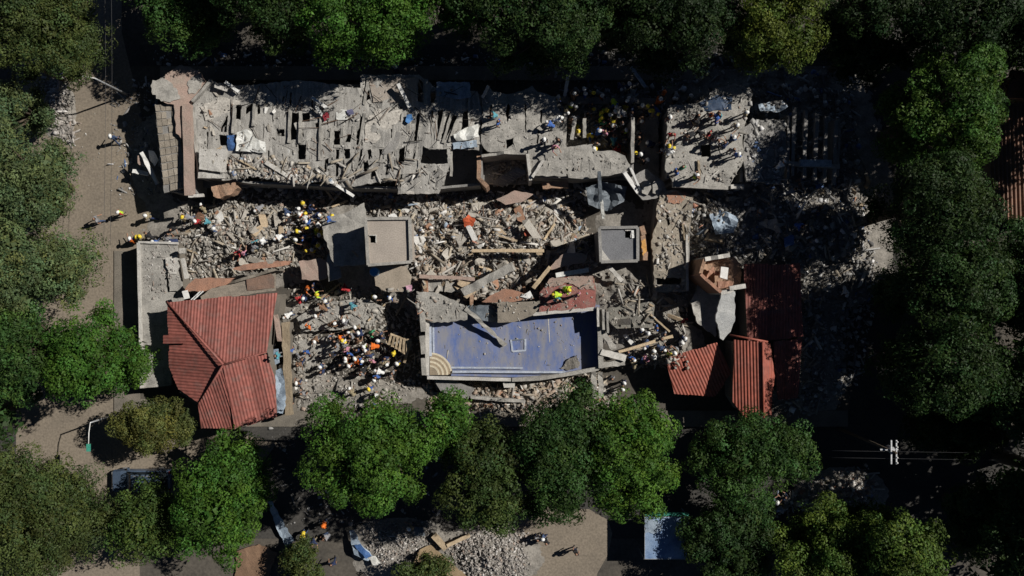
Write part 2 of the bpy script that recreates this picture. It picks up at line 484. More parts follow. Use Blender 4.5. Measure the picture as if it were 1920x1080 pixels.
def scatter(label, poly, n, smin, smax, pal, flat=.5, long=.25, onroof=False, lift=.08, stick=None):
    poly = np.array(poly, float)
    lo, hi = poly.min(0), poly.max(0)
    pts = NP.uniform(lo, hi, (int(n * 2.6), 2)); pts = pts[inside(pts, poly)][:n]
    if not onroof: pts = pts + NP.normal(0, 5, pts.shape)
    n = len(pts)
    if onroof:
        z = np.array([surf(*p) for p in pts])
    else:
        z = gz(pts[:, 0], pts[:, 1])
    s = smin * (smax / smin) ** (NP.random(n) ** 2.2)
    size = np.stack([s * NP.uniform(.7, 1.4, n), s * NP.uniform(.6, 1, n), s * NP.uniform(.25, flat + .3, n)], -1)
    lg = NP.random(n) < long
    size[lg, 0] *= NP.uniform(1.8, 4, lg.sum()); size[lg, 1] *= .5; size[lg, 2] *= .6
    if stick:
        L_ = NP.uniform(.22, 1, n) * stick[0]; size = np.stack([L_, np.full(n, stick[1]) * NP.uniform(.5, 2.2, n), np.full(n, stick[1] * .7)], -1)
    V = CUBE[None] * (1 + NP.uniform(-.35, .35, (n, 8, 3))) * size[:, None, :]
    V = np.einsum('nij,nkj->nki', rotmats(n, .12 if stick else .45 if not onroof else .2), V)
    k = (CAM_H - z) / CAM_H / PPM
    C = np.stack([(pts[:, 0] - 960) * k, (540 - pts[:, 1]) * k, z + size[:, 2] * lift + (.18 if stick else 0)], -1)
    V = (V + C[:, None, :]).reshape(-1, 3)
    F = (CF[None] + (np.arange(n) * 8)[:, None, None]).reshape(-1, 4)
    cols, wts = zip(*PAL[pal]); wts = np.array(wts) / sum(wts)
    c = np.array(cols)[NP.choice(len(cols), n, p=wts)] * NP.uniform(.7, 1.25, (n, 1))
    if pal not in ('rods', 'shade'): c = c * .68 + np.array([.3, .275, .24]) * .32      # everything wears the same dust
    me = bpy.data.meshes.new('rubble')
    org = V.mean(0); org[2] = V[:, 2].min()
    fast_mesh(me, V - org, F, np.repeat(c, 8, 0))
    me.materials.append(CHUNK)
    o = bpy.data.objects.new('rubble', me); o.location = org
    COL.objects.link(o)
    setprops(o, label, 'rubble', None, 'stuff')
    return o

def fast_mesh(me, V, F, tone=None):
    nV, nF, k = len(V), len(F), F.shape[1]
    me.vertices.add(nV); me.vertices.foreach_set('co', np.ascontiguousarray(V, np.float32).ravel())
    me.loops.add(nF * k); me.loops.foreach_set('vertex_index', np.ascontiguousarray(F, np.int32).ravel())
    me.polygons.add(nF)
    me.polygons.foreach_set('loop_start', np.arange(0, nF * k, k, dtype=np.int32))
    if tone is not None:
        at = me.attributes.new('tone', 'FLOAT_COLOR', 'POINT')
        at.data.foreach_set('color', np.concatenate([np.clip(tone, 0, 1), np.ones((nV, 1))], 1).astype(np.float32).ravel())
    me.update(calc_edges=True)
    me.validate()

# ------------------------------------------------------------------ corrugated roofs
def corrugated(parent, pts, dirpx, m, wl=.23, amp=.019, per=4, name='roof_sheet', jit=.02, register=True):
    """convex face given by (px, py, z) corners; one part per metal sheet, waves running along dirpx"""
    P = [W(*p) for p in pts]
    n = Vector((0, 0, 0))
    for i in range(len(P)):
        n += P[i].cross(P[(i + 1) % len(P)])
    n.normalize()
    if n.z < 0: n = -n
    u = Vector((dirpx[0], -dirpx[1], 0)); u = (u - n * u.dot(n)).normalized()
    v = n.cross(u)
    O = P[0]
    q = [((p - O).dot(u), (p - O).dot(v)) for p in P]
    v0, v1 = min(a[1] for a in q), max(a[1] for a in q)
    def span(t):
        c = []
        for i in range(len(q)):
            a, b = q[i], q[(i + 1) % len(q)]
            if (a[1] <= t) != (b[1] <= t):
                c.append(a[0] + (t - a[1]) / (b[1] - a[1]) * (b[0] - a[0]))
        return (min(c), max(c)) if len(c) >= 2 else None
    SEED[0] += 1; rng = random.Random(SEED[0])
    sw = wl * per; t = v0; k = 0
    out = []
    while t < v1 - .05:
        e = min(t + sw + .03, v1 - .004)
        vs, fs, row = [], [], 0
        off = n * (.012 * (k % 2) + rng.uniform(0, jit)); ex = rng.uniform(-.06, .06)
        ns = max(3, int((e - t) / (wl / 6)))
        tilt = rng.uniform(-.012, .012)
        for i in range(ns + 1):
            tv = t + (e - t) * i / ns
            s = span(min(max(tv, v0 + .004), v1 - .004))
            if not s: continue
            w = math.cos(2 * math.pi * (tv - v0) / wl)
            w = amp * math.copysign(abs(w) ** .7, w)
            for f in range(5):
                a = s[0] + (s[1] - s[0]) * f / 4 + (ex if f in (0, 4) else 0)
                vs.append(O + u * a + v * tv + n * (w + tilt * (f - 2)) + off)
            row += 1
        for i in range(row - 1):
            for f in range(4):
                a = i * 5 + f
                fs.append((a, a + 1, a + 6, a + 5))
        if row > 1:
            out.append(mesh_obj(name, vs, fs, m, parent))
        t += sw; k += 1
    if register:
        zc = {(p[0], p[1]): p[2] for p in pts}
        A = np.array([[p[0], p[1], 1] for p in pts]); bz = np.array([p[2] for p in pts])
        co = np.linalg.lstsq(A, bz, rcond=None)[0]
        pl = [(p[0], p[1]) for p in pts]
        SURF.append(((min(p[0] for p in pl), min(p[1] for p in pl), max(p[0] for p in pl), max(p[1] for p in pl)), pl, [], lambda x, y: co[0] * x + co[1] * y + co[2] + .06))
    return out

# ================================================================== THE LONG COLLAPSED BUILDING (north)
rubble_bed()
NB = empty('collapsed_building', W(760, 260, 0), 'long pancaked building with a holed grey concrete roof', 'building')
slab('floor_slab', [(372, 165), (1235, 185), (1235, 335), (960, 345), (375, 352)], .9, CONC_D, NB, th=.3, grid=60, holes=[[(1055, 195), (1200, 195), (1200, 300), (1062, 280)]])
roofA = [(360, 196), (396, 152), (440, 160), (470, 160), (560, 150), (676, 165), (676, 140), (786, 140), (800, 150), (818, 165), (896, 172), (903, 208), (898, 282), (846, 278), (842, 312), (822, 363), (782, 364), (777, 363), (746, 363), (744, 338), (640, 352), (600, 340), (560, 345), (470, 330), (430, 338), (371, 335), (366, 260)]
holesA = [
    [(440, 197), (453, 197), (451, 225), (441, 223)], [(460, 201), (473, 193), (472, 207), (458, 218)], [(482, 197), (487, 195), (488, 213), (481, 215)],
    [(425, 215), (428, 218), (424, 248), (412, 247), (413, 237)], [(410, 253), (441, 253), (440, 276), (412, 272)],
    [(518, 242), (533, 242), (534, 255), (518, 255)], [(546, 211), (560, 213), (560, 228), (551, 231), (556, 246), (555, 262), (542, 263), (542, 246)],
    [(565, 211), (582, 211), (581, 228), (565, 228)], [(626, 245), (638, 245), (637, 272), (625, 271)], [(651, 252), (659, 252), (657, 267), (645, 267)],
    [(675, 215), (682, 222), (681, 243), (679, 275), (667, 270), (668, 246), (673, 240)], [(558, 270), (575, 271), (573, 298), (558, 298)],
    [(782, 213), (789, 210), (784, 263), (775, 266)], [(784, 146), (793, 153), (793, 192), (783, 190)], [(807, 170), (817, 170), (815, 193), (808, 193)],
    [(820, 208), (833, 205), (828, 235), (820, 243)], [(840, 215), (858, 217), (849, 237), (834, 263), (826, 260)], [(867, 213), (878, 203), (878, 240), (865, 245)],
    [(682, 178), (692, 168), (696, 185), (678, 191)], [(629, 280), (637, 280), (635, 298), (628, 298)], [(644, 279), (657, 279), (656, 297), (646, 297)],
    [(671, 284), (681, 278), (677, 300), (664, 313)], [(710, 276), (721, 277), (720, 298), (711, 302)], [(748, 280), (763, 272), (760, 300), (746, 313)],
    [(777, 276), (783, 272), (778, 295), (771, 308)], [(793, 273), (805, 280), (838, 279), (840, 306), (806, 308), (788, 305)],
    [(608, 300), (617, 296), (612, 322), (606, 324)], [(628, 308), (636, 305), (634, 330), (629, 332)], [(680, 305), (690, 300), (692, 318), (682, 322)],
    [(695, 318), (708, 312), (704, 330), (694, 334)], [(724, 310), (733, 306), (728, 326), (722, 328)],
    [(688, 282), (695, 279), (698, 295), (691, 300)], [(590, 232), (597, 228), (598, 238), (592, 240)], [(733, 281), (740, 279), (741, 292), (735, 295)],
]
slr = random.Random(5)
def slits(holes, poly, n, x0, x1, y0, y1):
    k = tries = 0
    while k < n and tries < 900:
        tries += 1
        x, y, L = slr.uniform(x0, x1), slr.uniform(y0, y1), slr.uniform(10, 34); w = slr.uniform(1.6, 4.2); sk = slr.uniform(-3, 1)
        q = [(x, y), (x + w, y + slr.uniform(-2, 2)), (x + w * .7 + sk, y + L), (x + sk, y + L * .9)]
        ok = inside([(a, b) for a in (x - 5, x + w + 5) for b in (y - 5, y + L + 5)], poly).all()
        for h in holes:
            hx = [p[0] for p in h]; hy = [p[1] for p in h]
            if x - 6 < max(hx) and x + w + 5 > min(hx) and y - 6 < max(hy) and y + L + 5 > min(hy): ok = False
        if ok: holes.append(q); k += 1
slits(holesA, roofA, 24, 372, 890, 172, 335)
def zA(x, y):
    s = 3.9 + .12 * math.sin(x * .011) - max(0, y - 300) * .006
    return s
slab('roof_slab', roofA, zA, CONC_S, NB, holesA, th=.28, jag=1.7, step=6, grid=16, rough=.09)
roofC = [(904, 188), (915, 160), (924, 172), (943, 175), (963, 175), (985, 168), (998, 160), (1008, 172), (1043, 182), (1044, 200), (1054, 214), (1056, 262), (1064, 276), (1108, 270), (1114, 282), (1152, 283), (1172, 292), (1182, 310), (1178, 322), (1140, 330), (1095, 336), (1066, 333), (1064, 326), (994, 331), (992, 288), (914, 284), (903, 270)]
holesC = [[(948, 212), (953, 192), (957, 203), (952, 230)], [(984, 194), (987, 196), (987, 248), (985, 249)], [(949, 262), (963, 258), (962, 270), (950, 280)], [(1061, 300), (1064, 298), (1065, 322), (1061, 318)]]
slits(holesC, roofC, 9, 912, 1170, 182, 318)
slab('roof_slab', roofC, lambda x, y: 3.95 - max(0, y - 300) * .006, CONC, NB, holesC, th=.28, jag=1.5, step=6, grid=20, rough=.06)
# exposed ribs of the broken roof
for (x0, y0, x1, y1, w, z) in [(439, 196, 436, 250, 4, 4.02), (477, 194, 474, 236, 4, 4.0), (543, 206, 541, 268, 4, 4.0), (563, 208, 561, 268, 4, 4.0), (602, 214, 598, 300, 4, 4.0),
        (622, 240, 618, 335, 5, 3.95), (641, 240, 640, 305, 5, 3.98), (663, 236, 655, 330, 5, 3.95), (684, 212, 664, 335, 5, 4.0), (702, 272, 690, 335, 5, 3.9), (722, 270, 706, 338, 5, 3.9),
        (744, 268, 726, 338, 5, 3.9), (768, 212, 758, 335, 6, 3.98), (792, 205, 780, 312, 6, 4.0), (690, 148, 682, 196, 4, 4.05), (800, 148, 798, 196, 6, 4.05), (834, 206, 822, 262, 4, 3.95),
        (848, 208, 830, 268, 4, 3.95), (862, 212, 842, 266, 4, 3.95), (880, 178, 880, 262, 4, 3.95), (846, 276, 846, 330, 4, 3.6), (360, 200, 372, 335, 4, 4.1)]:
    beam('roof_rib', (x0, y0, z + .1), (x1, y1, z - (.25 if y1 > 300 else 0) + .1), w, .3, CONC, NB, rough=.03)
beam('roof_rib', (626, 274, 4.0), (726, 277, 4.0), 5, .3, CONC, NB, rough=.03)
beam('roof_rib', (838, 272, 3.95), (900, 268, 3.95), 5, .3, CONC_L, NB, rough=.03)
beam('roof_rib', (632, 341, 3.5), (748, 334, 3.6), 7, .3, CONC, NB, rough=.05, segs=9)
for (x0, y0, x1, y1) in [(1096, 222, 1096, 258), (1187, 220, 1186, 305), (1078, 222, 1072, 262), (1162, 198, 1160, 220), (1060, 210, 1058, 270)]:
    beam('roof_rib', (x0, y0, 3.6), (x1, y1, 3.5), 6, .35, CONC, NB, rough=.03)
TW0 = mat('brownish_roof_felt', (.34, .295, .25), (.27, .24, .21), .8, .95, .3)
# worn roof patches and bigger detached plates that lie on the roof
slab('roof_patch', [(684, 242), (690, 220), (706, 206), (742, 200), (755, 206), (748, 226), (720, 248), (704, 268), (684, 266)], lambda x, y: zA(x, y) + .05, PATCH, NB, th=.05, jag=2, step=5)
slab('roof_patch', [(630, 205), (650, 206), (652, 224), (630, 226)], lambda x, y: zA(x, y) + .05, WHITEP, NB, th=.04, jag=.6)
slab('roof_patch', [(375, 200), (420, 182), (452, 186), (436, 208), (410, 230), (385, 226)], lambda x, y: zA(x, y) + .06, PATCH, NB, th=.05, jag=3, step=5)
slab('roof_patch', [(690, 146), (784, 146), (780, 190), (700, 192)], lambda x, y: zA(x, y) + .05, TW0, NB, th=.05, jag=2)
slab('roof_patch', [(638, 310), (667, 312), (671, 327), (664, 335), (640, 333)], 3.75, CONC_D, NB, th=.15, jag=.6)
slab('roof_patch', [(723, 290), (740, 282), (746, 272), (752, 250), (744, 246), (728, 270), (716, 288)], lambda x, y: zA(x, y) + .04, CONC_D, NB, th=.04)
slab('roof_plate', [(778, 310), (837, 310), (823, 362), (782, 363)], plane(3.85, 0, -.008, 800, 310), CONC_D, NB, th=.22, jag=1)
slab('roof_plate', [(746, 345), (775, 328), (777, 364), (746, 364)], 3.6, PATCH, NB, th=.2, jag=1.3)
slab('roof_plate', [(990, 282), (1062, 278), (1062, 330), (995, 330)], plane(4.12, 0, -.004, 1000, 280), CONC, NB, th=.12, jag=1)
# walls holding it up
for pts, z1 in [([(380, 330), (470, 342), (560, 345), (640, 350), (745, 352)], 2.9), ([(745, 352), (822, 352), (900, 345)], 2.8), ([(990, 330), (1090, 332), (1175, 320)], 3.3),
                ([(372, 205), (378, 335)], 3.2), ([(400, 165), (560, 162), (680, 160)], 3.4), ([(680, 150), (784, 150)], 3.5), ([(800, 170), (896, 178)], 3.5), ([(908, 180), (1040, 186)], 3.5),
                ([(600, 200), (604, 335)], 3.3), ([(765, 190), (762, 350)], 3.2), ([(902, 200), (902, 340)], 3.4), ([(1054, 200), (1060, 325)], 3.4), ([(1185, 225), (1186, 325)], 3.2)]:
    wall('wall', pts, 0, z1, .18, CONC_D, NB, jag=.15)

# stair pit with brick walls
PIT = empty('stair_pit', W(945, 318, 0), 'square brick walled stair opening beside the middle roof plate', 'stairwell')
wall('brick_wall', [(897, 290), (898, 312), (897, 332), (914, 350)], .4, 4.0, .3, BRICK, PIT, jag=.7)
wall('brick_wall', [(903, 292), (945, 286), (986, 287)], .4, 4.1, .2, CONC, PIT, jag=.35)
wall('brick_wall', [(989, 288), (995, 338)], .6, 4.2, .22, CONC_L, PIT, jag=.08)
for k in range(9):
    beam('stair_step', (925 + k * 5, 340 - k * 3, 1.0 + k * .22), (945 + k * 5, 348 - k * 3, 1.0 + k * .22), 7, .2, CONC_D, PIT)
slab('landing', [(905, 300), (985, 296), (988, 340), (925, 350)], .7, CONC_D, PIT, th=.2, jag=2)

# western end: tiled terrace, red render, long beam
WE = empty('west_end_ruin', W(330, 250, 0), 'collapsed left end of the long building with tiled terrace and red render', 'building')
slab('red_plate', [(310, 140), (336, 122), (352, 124), (372, 134), (386, 152), (358, 192), (348, 215), (344, 262), (330, 250), (326, 196), (308, 192), (296, 178)], plane(4.4, -.004, 0, 340, 180), PINKW, WE, th=.3, jag=1.5, step=5)
slab('tan_plate', [(286, 150), (310, 148), (330, 165), (338, 185), (318, 192), (302, 190), (284, 172)], plane(4.5, -.004, 0, 340, 180), CONC, WE, th=.08, jag=3, step=5)
slab('tan_plate', [(352, 152), (372, 140), (384, 152), (366, 176), (354, 176)], plane(4.44, -.004, 0, 340, 180), CONC, WE, th=.05, jag=3, step=5)
TQ = [(290, 196), (329, 194), (352, 350), (308, 362)]
slab('terrace_slab', TQ, plane(4.1, 0, -.003, 320, 200), CONC_D, WE, th=.3, jag=1)
def tile_grid(Q, nx, ny, zf, m, parent, name):
    for j in range(ny):
        for i in range(nx):
            if RNG.random() < .05: continue
            c = []
            for (a, b) in ((i + .06, j + .06), (i + .94, j + .06), (i + .94, j + .94), (i + .06, j + .94)):
                s, t = a / nx, b / ny
                x = (Q[0][0] * (1 - s) + Q[1][0] * s) * (1 - t) + (Q[3][0] * (1 - s) + Q[2][0] * s) * t
                y = (Q[0][1] * (1 - s) + Q[1][1] * s) * (1 - t) + (Q[3][1] * (1 - s) + Q[2][1] * s) * t
                c.append((x + RNG.uniform(-.5, .5), y + RNG.uniform(-.5, .5)))
            z = [zf(*p) + .05 + RNG.uniform(0, .05) for p in c]
            t4 = [W(p[0], p[1], q) for p, q in zip(c, z)]
            b4 = [p - Vector((0, 0, .06)) for p in t4]
            mesh_obj(name, t4 + b4, [(3, 2, 1, 0), (4, 5, 6, 7), (0, 1, 5, 4), (1, 2, 6, 5), (2, 3, 7, 6), (3, 0, 4, 7)], m, parent)
TILEM = mat('terrace_tile', (.31, .27, .22), (.2, .175, .14), 2, .9, .5, vary=.18)
tile_grid(TQ, 4, 12, plane(4.1, 0, -.003, 320, 200), TILEM, WE, 'roof_tile')
beam('edge_beam', (349, 196, 4.65), (354, 366, 4.5), 15, .5, PINKW, WE, rough=.03, segs=9)
beam('edge_beam', (352, 368, 4.45), (381, 366, 4.3), 5, .35, CONC_L, WE)
beam('edge_beam', (360, 190, 4.6), (396, 150, 4.6), 5, .35, CONC, WE)
wall('wall', [(290, 150), (292, 200), (304, 330), (318, 358)], 0, 3.6, .2, CONC_D, WE)
wall('wall', [(318, 355), (352, 362)], 0, 3.0, .2, CONC_D, WE)
wall('wall', [(300, 148), (340, 130), (380, 150)], 0, 4.0, .2, CONC_D, WE)
wall('wall', [(352, 200), (356, 360)], 0, 3.5, .2, CONC_D, WE)

# eastern roof
ER = empty('east_roof_ruin', W(1320, 270, 0), 'flat roof with square hatch where rescuers stand, right of the black gap', 'building')
slab('roof_slab', [(1252, 205), (1256, 198), (1310, 192), (1340, 168), (1398, 150), (1412, 175), (1398, 230), (1392, 260), (1396, 300), (1366, 350), (1320, 350), (1262, 344), (1256, 330), (1247, 318), (1250, 250)], plane(4.0, -.001, -.002, 1300, 250), CONC, ER,
     [[(1314, 271), (1333, 270), (1333, 294), (1315, 294)]], th=.3, jag=1.3, step=6, grid=20, rough=.05)
slab('roof_slab', [(1396, 238), (1412, 226), (1470, 224), (1478, 300), (1462, 345), (1400, 340), (1394, 300)], plane(3.6, -.004, 0, 1430, 280), CONC_D, ER, th=.3, jag=1.3, step=6)
beam('edge_beam', (1262, 347, 3.9), (1365, 352, 3.7), 7, .4, CONC, ER, segs=9)
beam('edge_beam', (1370, 350, 3.0), (1395, 350, 2.9), 8, .4, CONC_L, ER)
for k, x in enumerate((1490, 1512, 1532, 1550, 1568)):
    beam('roof_rib', (x, 200 + 6 * k, 3.3), (x - 4, 330 + 4 * k, 3.1), 6, .35, CONC_D, ER, rough=.04)
beam('roof_rib', (1478, 306, 3.3), (1575, 312, 3.2), 8, .35, CONC, ER)
beam('edge_beam', (1500, 305, 3.5), (1560, 306, 3.5), 12, .3, PALEBT, ER)
for pts in ([(1256, 205), (1252, 335)], [(1260, 342), (1370, 346)], [(1300, 198), (1400, 168)], [(1392, 230), (1390, 340)], [(1480, 215), (1478, 335)], [(1575, 220), (1572, 330)]):
    wall('wall', pts, 0, 3.2, .2, CONC_D, ER, jag=.2)
slab('lower_roof', [(1180, 335), (1212, 316), (1230, 330), (1244, 340), (1250, 358), (1232, 372), (1205, 375), (1192, 360)], 2.6, CONC_D, ER, th=.3, jag=1)
slab('round_slab', [(1202, 345), (1212, 337), (1220, 340), (1222, 352), (1214, 366), (1204, 362)], 2.85, CONC, ER, th=.2, jag=.6)
slab('round_slab', [(1223, 343), (1232, 336), (1240, 342), (1241, 356), (1234, 365), (1224, 362)], 2.9, CONC, ER, th=.2, jag=.6)

# ================================================================== MIDDLE
def tower(label, Q, hatch, z, m, lab_m):
    cx = sum(p[0] for p in Q) / 4; cy = sum(p[1] for p in Q) / 4
    T = empty('stair_tower', W(cx, cy, 0), label, 'tower')
    slab('roof_slab', Q, z, m, T, [hatch], th=.25, jag=.2, step=20, rough=.01)
    for i in range(4):
        a, b = Q[i], Q[(i + 1) % 4]
        beam('parapet', (a[0], a[1], z + .22), (b[0], b[1], z + .22), 5, .3, lab_m, T, rough=.006)
    ins = [(p[0] + (cx - p[0]) * .12, p[1] + (cy - p[1]) * .12) for p in Q]
    for i in range(4):
        wall('wall', [ins[i], ins[(i + 1) % 4]], 0, z - .2, .15, m, T, jag=.02)
    x = [p[0] for p in hatch]; y = [p[1] for p in hatch]
    for (a, b) in (((min(x), min(y)), (max(x), min(y))), ((max(x), min(y)), (max(x), max(y)))):
        beam('hatch_frame', (a[0], a[1], z + .1), (b[0], b[1], z + .1), 1.6, .1, CONC_L, T)
    return T
TW1 = mat('tower_roof_render', (.36, .315, .27), (.29, .255, .22), .7, .9, .25)
TW2 = mat('grey_tower_roof_felt', (.17, .172, .18), (.135, .137, .145), .8, .9, .25)  # dark grey puts the partial shade of this roof into its colour
tower('brown square stair tower roof with a small dark hatch in its corner', [(685, 410), (768, 409), (770, 491), (690, 497)], [(692, 441), (705, 441), (705, 455), (692, 455)], 6.0, TW1, CONC)
tower('square stair tower roof, shade put into its dark grey, near the tan walkway', [(1124, 427), (1196, 426), (1196, 489), (1127, 491)], [(1172, 432), (1183, 432), (1183, 446), (1172, 446)], 5.6, TW2, CONC_D)
slab('loose_plate', [(1127, 466), (1146, 490), (1128, 490)], 5.63, CONC_L, None, th=.03, jag=.2, label='pale triangle painted as the sunlit corner of the dark grey tower roof', category='plate')  # thin pale triangle standing in for the sunlit corner
beam('roof_board', (1186, 432, 5.75), (1187, 446, 5.75), 4, .05, WHITE, None, label='white board beside the hatch of the dark grey tower', category='board')

BW = empty('brick_wall_stub', W(1206, 460, 0), 'broken orange brick wall stub beside the dark grey stair tower', 'wall')
for k in range(4):
    wall('brickwork', [(1203 + k * 2.5, 424 + 16 * k), (1208 + k * .5, 440 + 16 * k)], 0, 4.1 - .5 * k, .35, BRICK, BW, jag=.3)

WK = empty('walkway_roof', W(1260, 460, 0), 'tan flat walkway roof strip right of the dark grey tower', 'roof')
slab('roof_slab', [(1240, 362), (1262, 356), (1300, 366), (1296, 400), (1292, 430), (1290, 470), (1290, 540), (1284, 546), (1228, 546), (1226, 500), (1221, 452), (1232, 420), (1232, 385)], plane(2.4, 0, -.002, 1260, 450), mat('tan_roof', (.34, .295, .235), (.19, .17, .14), .9, .95, .5), WK, th=.3, jag=2.2, step=6, rough=.12,
     holes=[[(1228, 522), (1278, 521), (1276, 533), (1232, 534)], [(1249, 404), (1253, 402), (1257, 420), (1252, 424)]])
slab('terracotta_patch', [(1250, 366), (1266, 356), (1290, 364), (1276, 382), (1252, 380)], 2.62, TERRA, WK, th=.06, jag=2, step=5)
beam('kerb', (1288, 440, 2.6), (1289, 545, 2.4), 4, .2, CONC_L, WK, segs=8)
for pts in ([(1236, 370), (1226, 450), (1230, 545)], [(1294, 370), (1288, 545)], [(1230, 545), (1288, 545)]):
    wall('wall', pts, 0, 2.0, .2, CONC_D, WK)

FL = empty('flat_roof_building', W(300, 590, 0), 'low flat grey roof at the left street corner', 'building')
deck = [(259, 455), (331, 456), (334, 480), (338, 520), (344, 560), (330, 600), (318, 640), (322, 722), (268, 728), (264, 620)]
slab('roof_slab', deck, plane(2.1, 0, 0), CONC, FL, th=.25, jag=.7, step=9, rough=.02, holes=[[(311, 512), (315, 515), (318, 546), (314, 545)]])
beam('kerb', (259, 455, 2.3), (265, 728, 2.3), 5, .25, CONC_L, FL, segs=12)
beam('kerb', (259, 454, 2.3), (333, 456, 2.3), 4, .25, CONC_L, FL, segs=6)
for pts in ([(260, 456), (266, 727)], [(262, 456), (330, 457)], [(268, 726), (320, 722)], [(332, 460), (340, 560)]):
    wall('wall', pts, 0, 1.85, .18, PAVE, FL, jag=.02)
slab('fallen_plate', [(310, 484), (332, 478), (337, 500), (330, 514), (318, 514), (311, 500)], 2.4, CONC_L, FL, th=.18, jag=1.2, step=5)
slab('fallen_plate', [(315, 512), (334, 516), (338, 545), (318, 546)], 2.35, CONC, FL, th=.18, jag=1.2, step=5)
beam('broken_post', (341, 484, 2.7), (349, 522, 2.5), 6, .3, CONC_L, FL)
beam('broken_post', (334, 470, 3.3), (346, 470, 3.2), 10, .6, CONC, FL)

# ================================================================== LARGE RED HIPPED ROOF (left)
HH = empty('hip_roof_house', W(415, 690, 0), 'large red corrugated hipped roof at lower left', 'house')
ap = (419, 684, 5.9); nw = (313, 566, 4.5); ne = (518, 546, 4.4); ee = (500, 660, 5.1); sw_ = (373, 757, 4.5); s1 = (378, 803, 4.1); s2 = (441, 802, 4.3); se = (519, 780, 4.2); e2 = (516, 706, 4.6)
corrugated(HH, [nw, ne, ee, ap], (0, 1), REDROOF)
corrugated(HH, [nw, ap, sw_, (332, 733, 4.4), (311, 690, 4.4)], (1, .02), REDROOF)
corrugated(HH, [ap, s2, s1, sw_], (.18, 1), REDROOF)
corrugated(HH, [ap, ee, e2, se, s2], (.2, 1), REDROOF)
corrugated(HH, [(306, 628, 4.5), (350, 628, 4.98), (350, 644, 4.98), (306, 644, 4.5)], (1, 0), REDROOF, name='loose_sheet', register=False)
for a, b in ((nw, ap), (ap, sw_), (sw_, s1), (ap, ee), (ap, s2)):
    tube('ridge_cap', [W(a[0], a[1], a[2] + .06), W((a[0] + b[0]) / 2, (a[1] + b[1]) / 2, (a[2] + b[2]) / 2 + .07), W(b[0], b[1], b[2] + .06)], .075, REDROOF, HH, sides=6)
for pts in ([(322, 575), (322, 690), (340, 735), (378, 762), (384, 795)], [(384, 795), (440, 795), (510, 775)], [(510, 775), (506, 700), (496, 655), (512, 555)], [(322, 575), (512, 555)]):
    wall('wall', pts, 0, 3.9, .2, PAVE, HH, jag=.02)
# ruined strip above the hipped roof
UP = empty('ruined_upper_wall', W(430, 530, 0), 'fallen terracotta and grey wall strip along the upper edge of the red hipped roof', 'wall')
slab('grey_plate', [(376, 556), (398, 540), (440, 532), (516, 512), (517, 545), (440, 556), (378, 563)], plane(4.0, 0, .004, 440, 540), mat('charred_board', (.26, .22, .175), (.16, .14, .115), 1.6, .9, .4, streak=(1, 4, 1)), UP, th=.15, jag=.8)
slab('terracotta_plate', [(346, 546), (352, 534), (366, 522), (400, 521), (440, 521), (424, 534), (402, 540), (384, 546)], plane(3.6, .001, 0, 390, 530), TERRA, UP, th=.25, jag=1.2, step=6)
slab('terracotta_plate', [(436, 504), (456, 496), (500, 490), (546, 489), (540, 497), (515, 501), (450, 508)], 3.4, TERRA, UP, th=.3, jag=1, step=6)
slab('brown_plate', [(462, 524), (508, 513), (514, 520), (514, 540), (464, 545)], 4.1, mat('rusty_board', (.2, .125, .09), (.145, .11, .09), 1.4, .85, .3), UP, th=.08, jag=.4)
wall('wall', [(356, 540), (440, 528), (515, 505)], 0, 3.2, .2, PAVE, UP)
beam('white_board', (346, 545, 4.2), (350, 560, 4.1), 10, .08, WHITE, None, label='small white board at the top left corner of the red hipped roof', category='board')
for k in range(2):
    beam('metal_rail', (358 + k * 5, 562, 4.3), (376 + k * 5, 546, 4.3), 1.8, .05, WHITE, None, label='thin pale rail by the top left of the red hipped roof', category='rail', group='pale rails by the hipped roof')
ES = empty('side_wall_beam', W(535, 690, 0), 'broken grey wall strip along the right side of the red hipped roof', 'wall')
beam('wall_cap', (534, 604, 2.9), (541, 778, 2.7), 12, .5, WOOD, ES, rough=.05, segs=12)
beam('wall_cap', (516, 590, 3.3), (524, 640, 3.2), 7, .3, PINKW, ES, rough=.03)
wall('wall', [(535, 606), (541, 776)], 0, 2.4, .25, PAVE, ES, jag=.1)

# ================================================================== POOL
PL = empty('swimming_pool', W(960, 640, 0), 'raised blue tiled swimming pool cracked in the middle, with curved corner steps', 'pool')
zp = 1.15
pf = [(803, 590), (960, 580), (1118, 570), (1122, 690), (1060, 700), (960, 706), (804, 704)]
slab('pool_floor', pf, lambda x, y: zp + .0006 * abs(x - 945) + .02 * math.sin(x * .05), POOLT, PL, th=.25, jag=.1, step=30, grid=18, rough=.015)
def rim(pts, z, w, m, nm):
    for i in range(len(pts) - 1):
        beam(nm, (*pts[i], z), (*pts[i + 1], z), w, .22, m, PL, rough=.008, segs=6)
rim([(801, 588), (801, 704)], 2.35, 7, CONC_L, 'rim')
rim([(801, 708), (880, 710), (958, 712)], 2.3, 6, CONC_L, 'rim')
rim([(960, 712), (1012, 710), (1062, 702), (1122, 691)], 2.2, 7, CONC, 'rim')
rim([(1124, 578), (1127, 690)], 2.45, 9, CONC, 'rim')
wall('pool_wall', [(800, 590), (802, 706)], 0, 2.15, .2, POOLT, PL, jag=0)
wall('pool_wall', [(802, 708), (960, 711), (1062, 703), (1124, 690)], .2, 2.05, .2, CONC, PL, jag=0)
wall('pool_wall', [(1124, 578), (1126, 690)], 0, 2.25, .2, POOLT, PL, jag=0)
wall('pool_wall', [(800, 588), (960, 580), (1124, 574)], 0, 2.0, .2, POOLT, PL, jag=0)
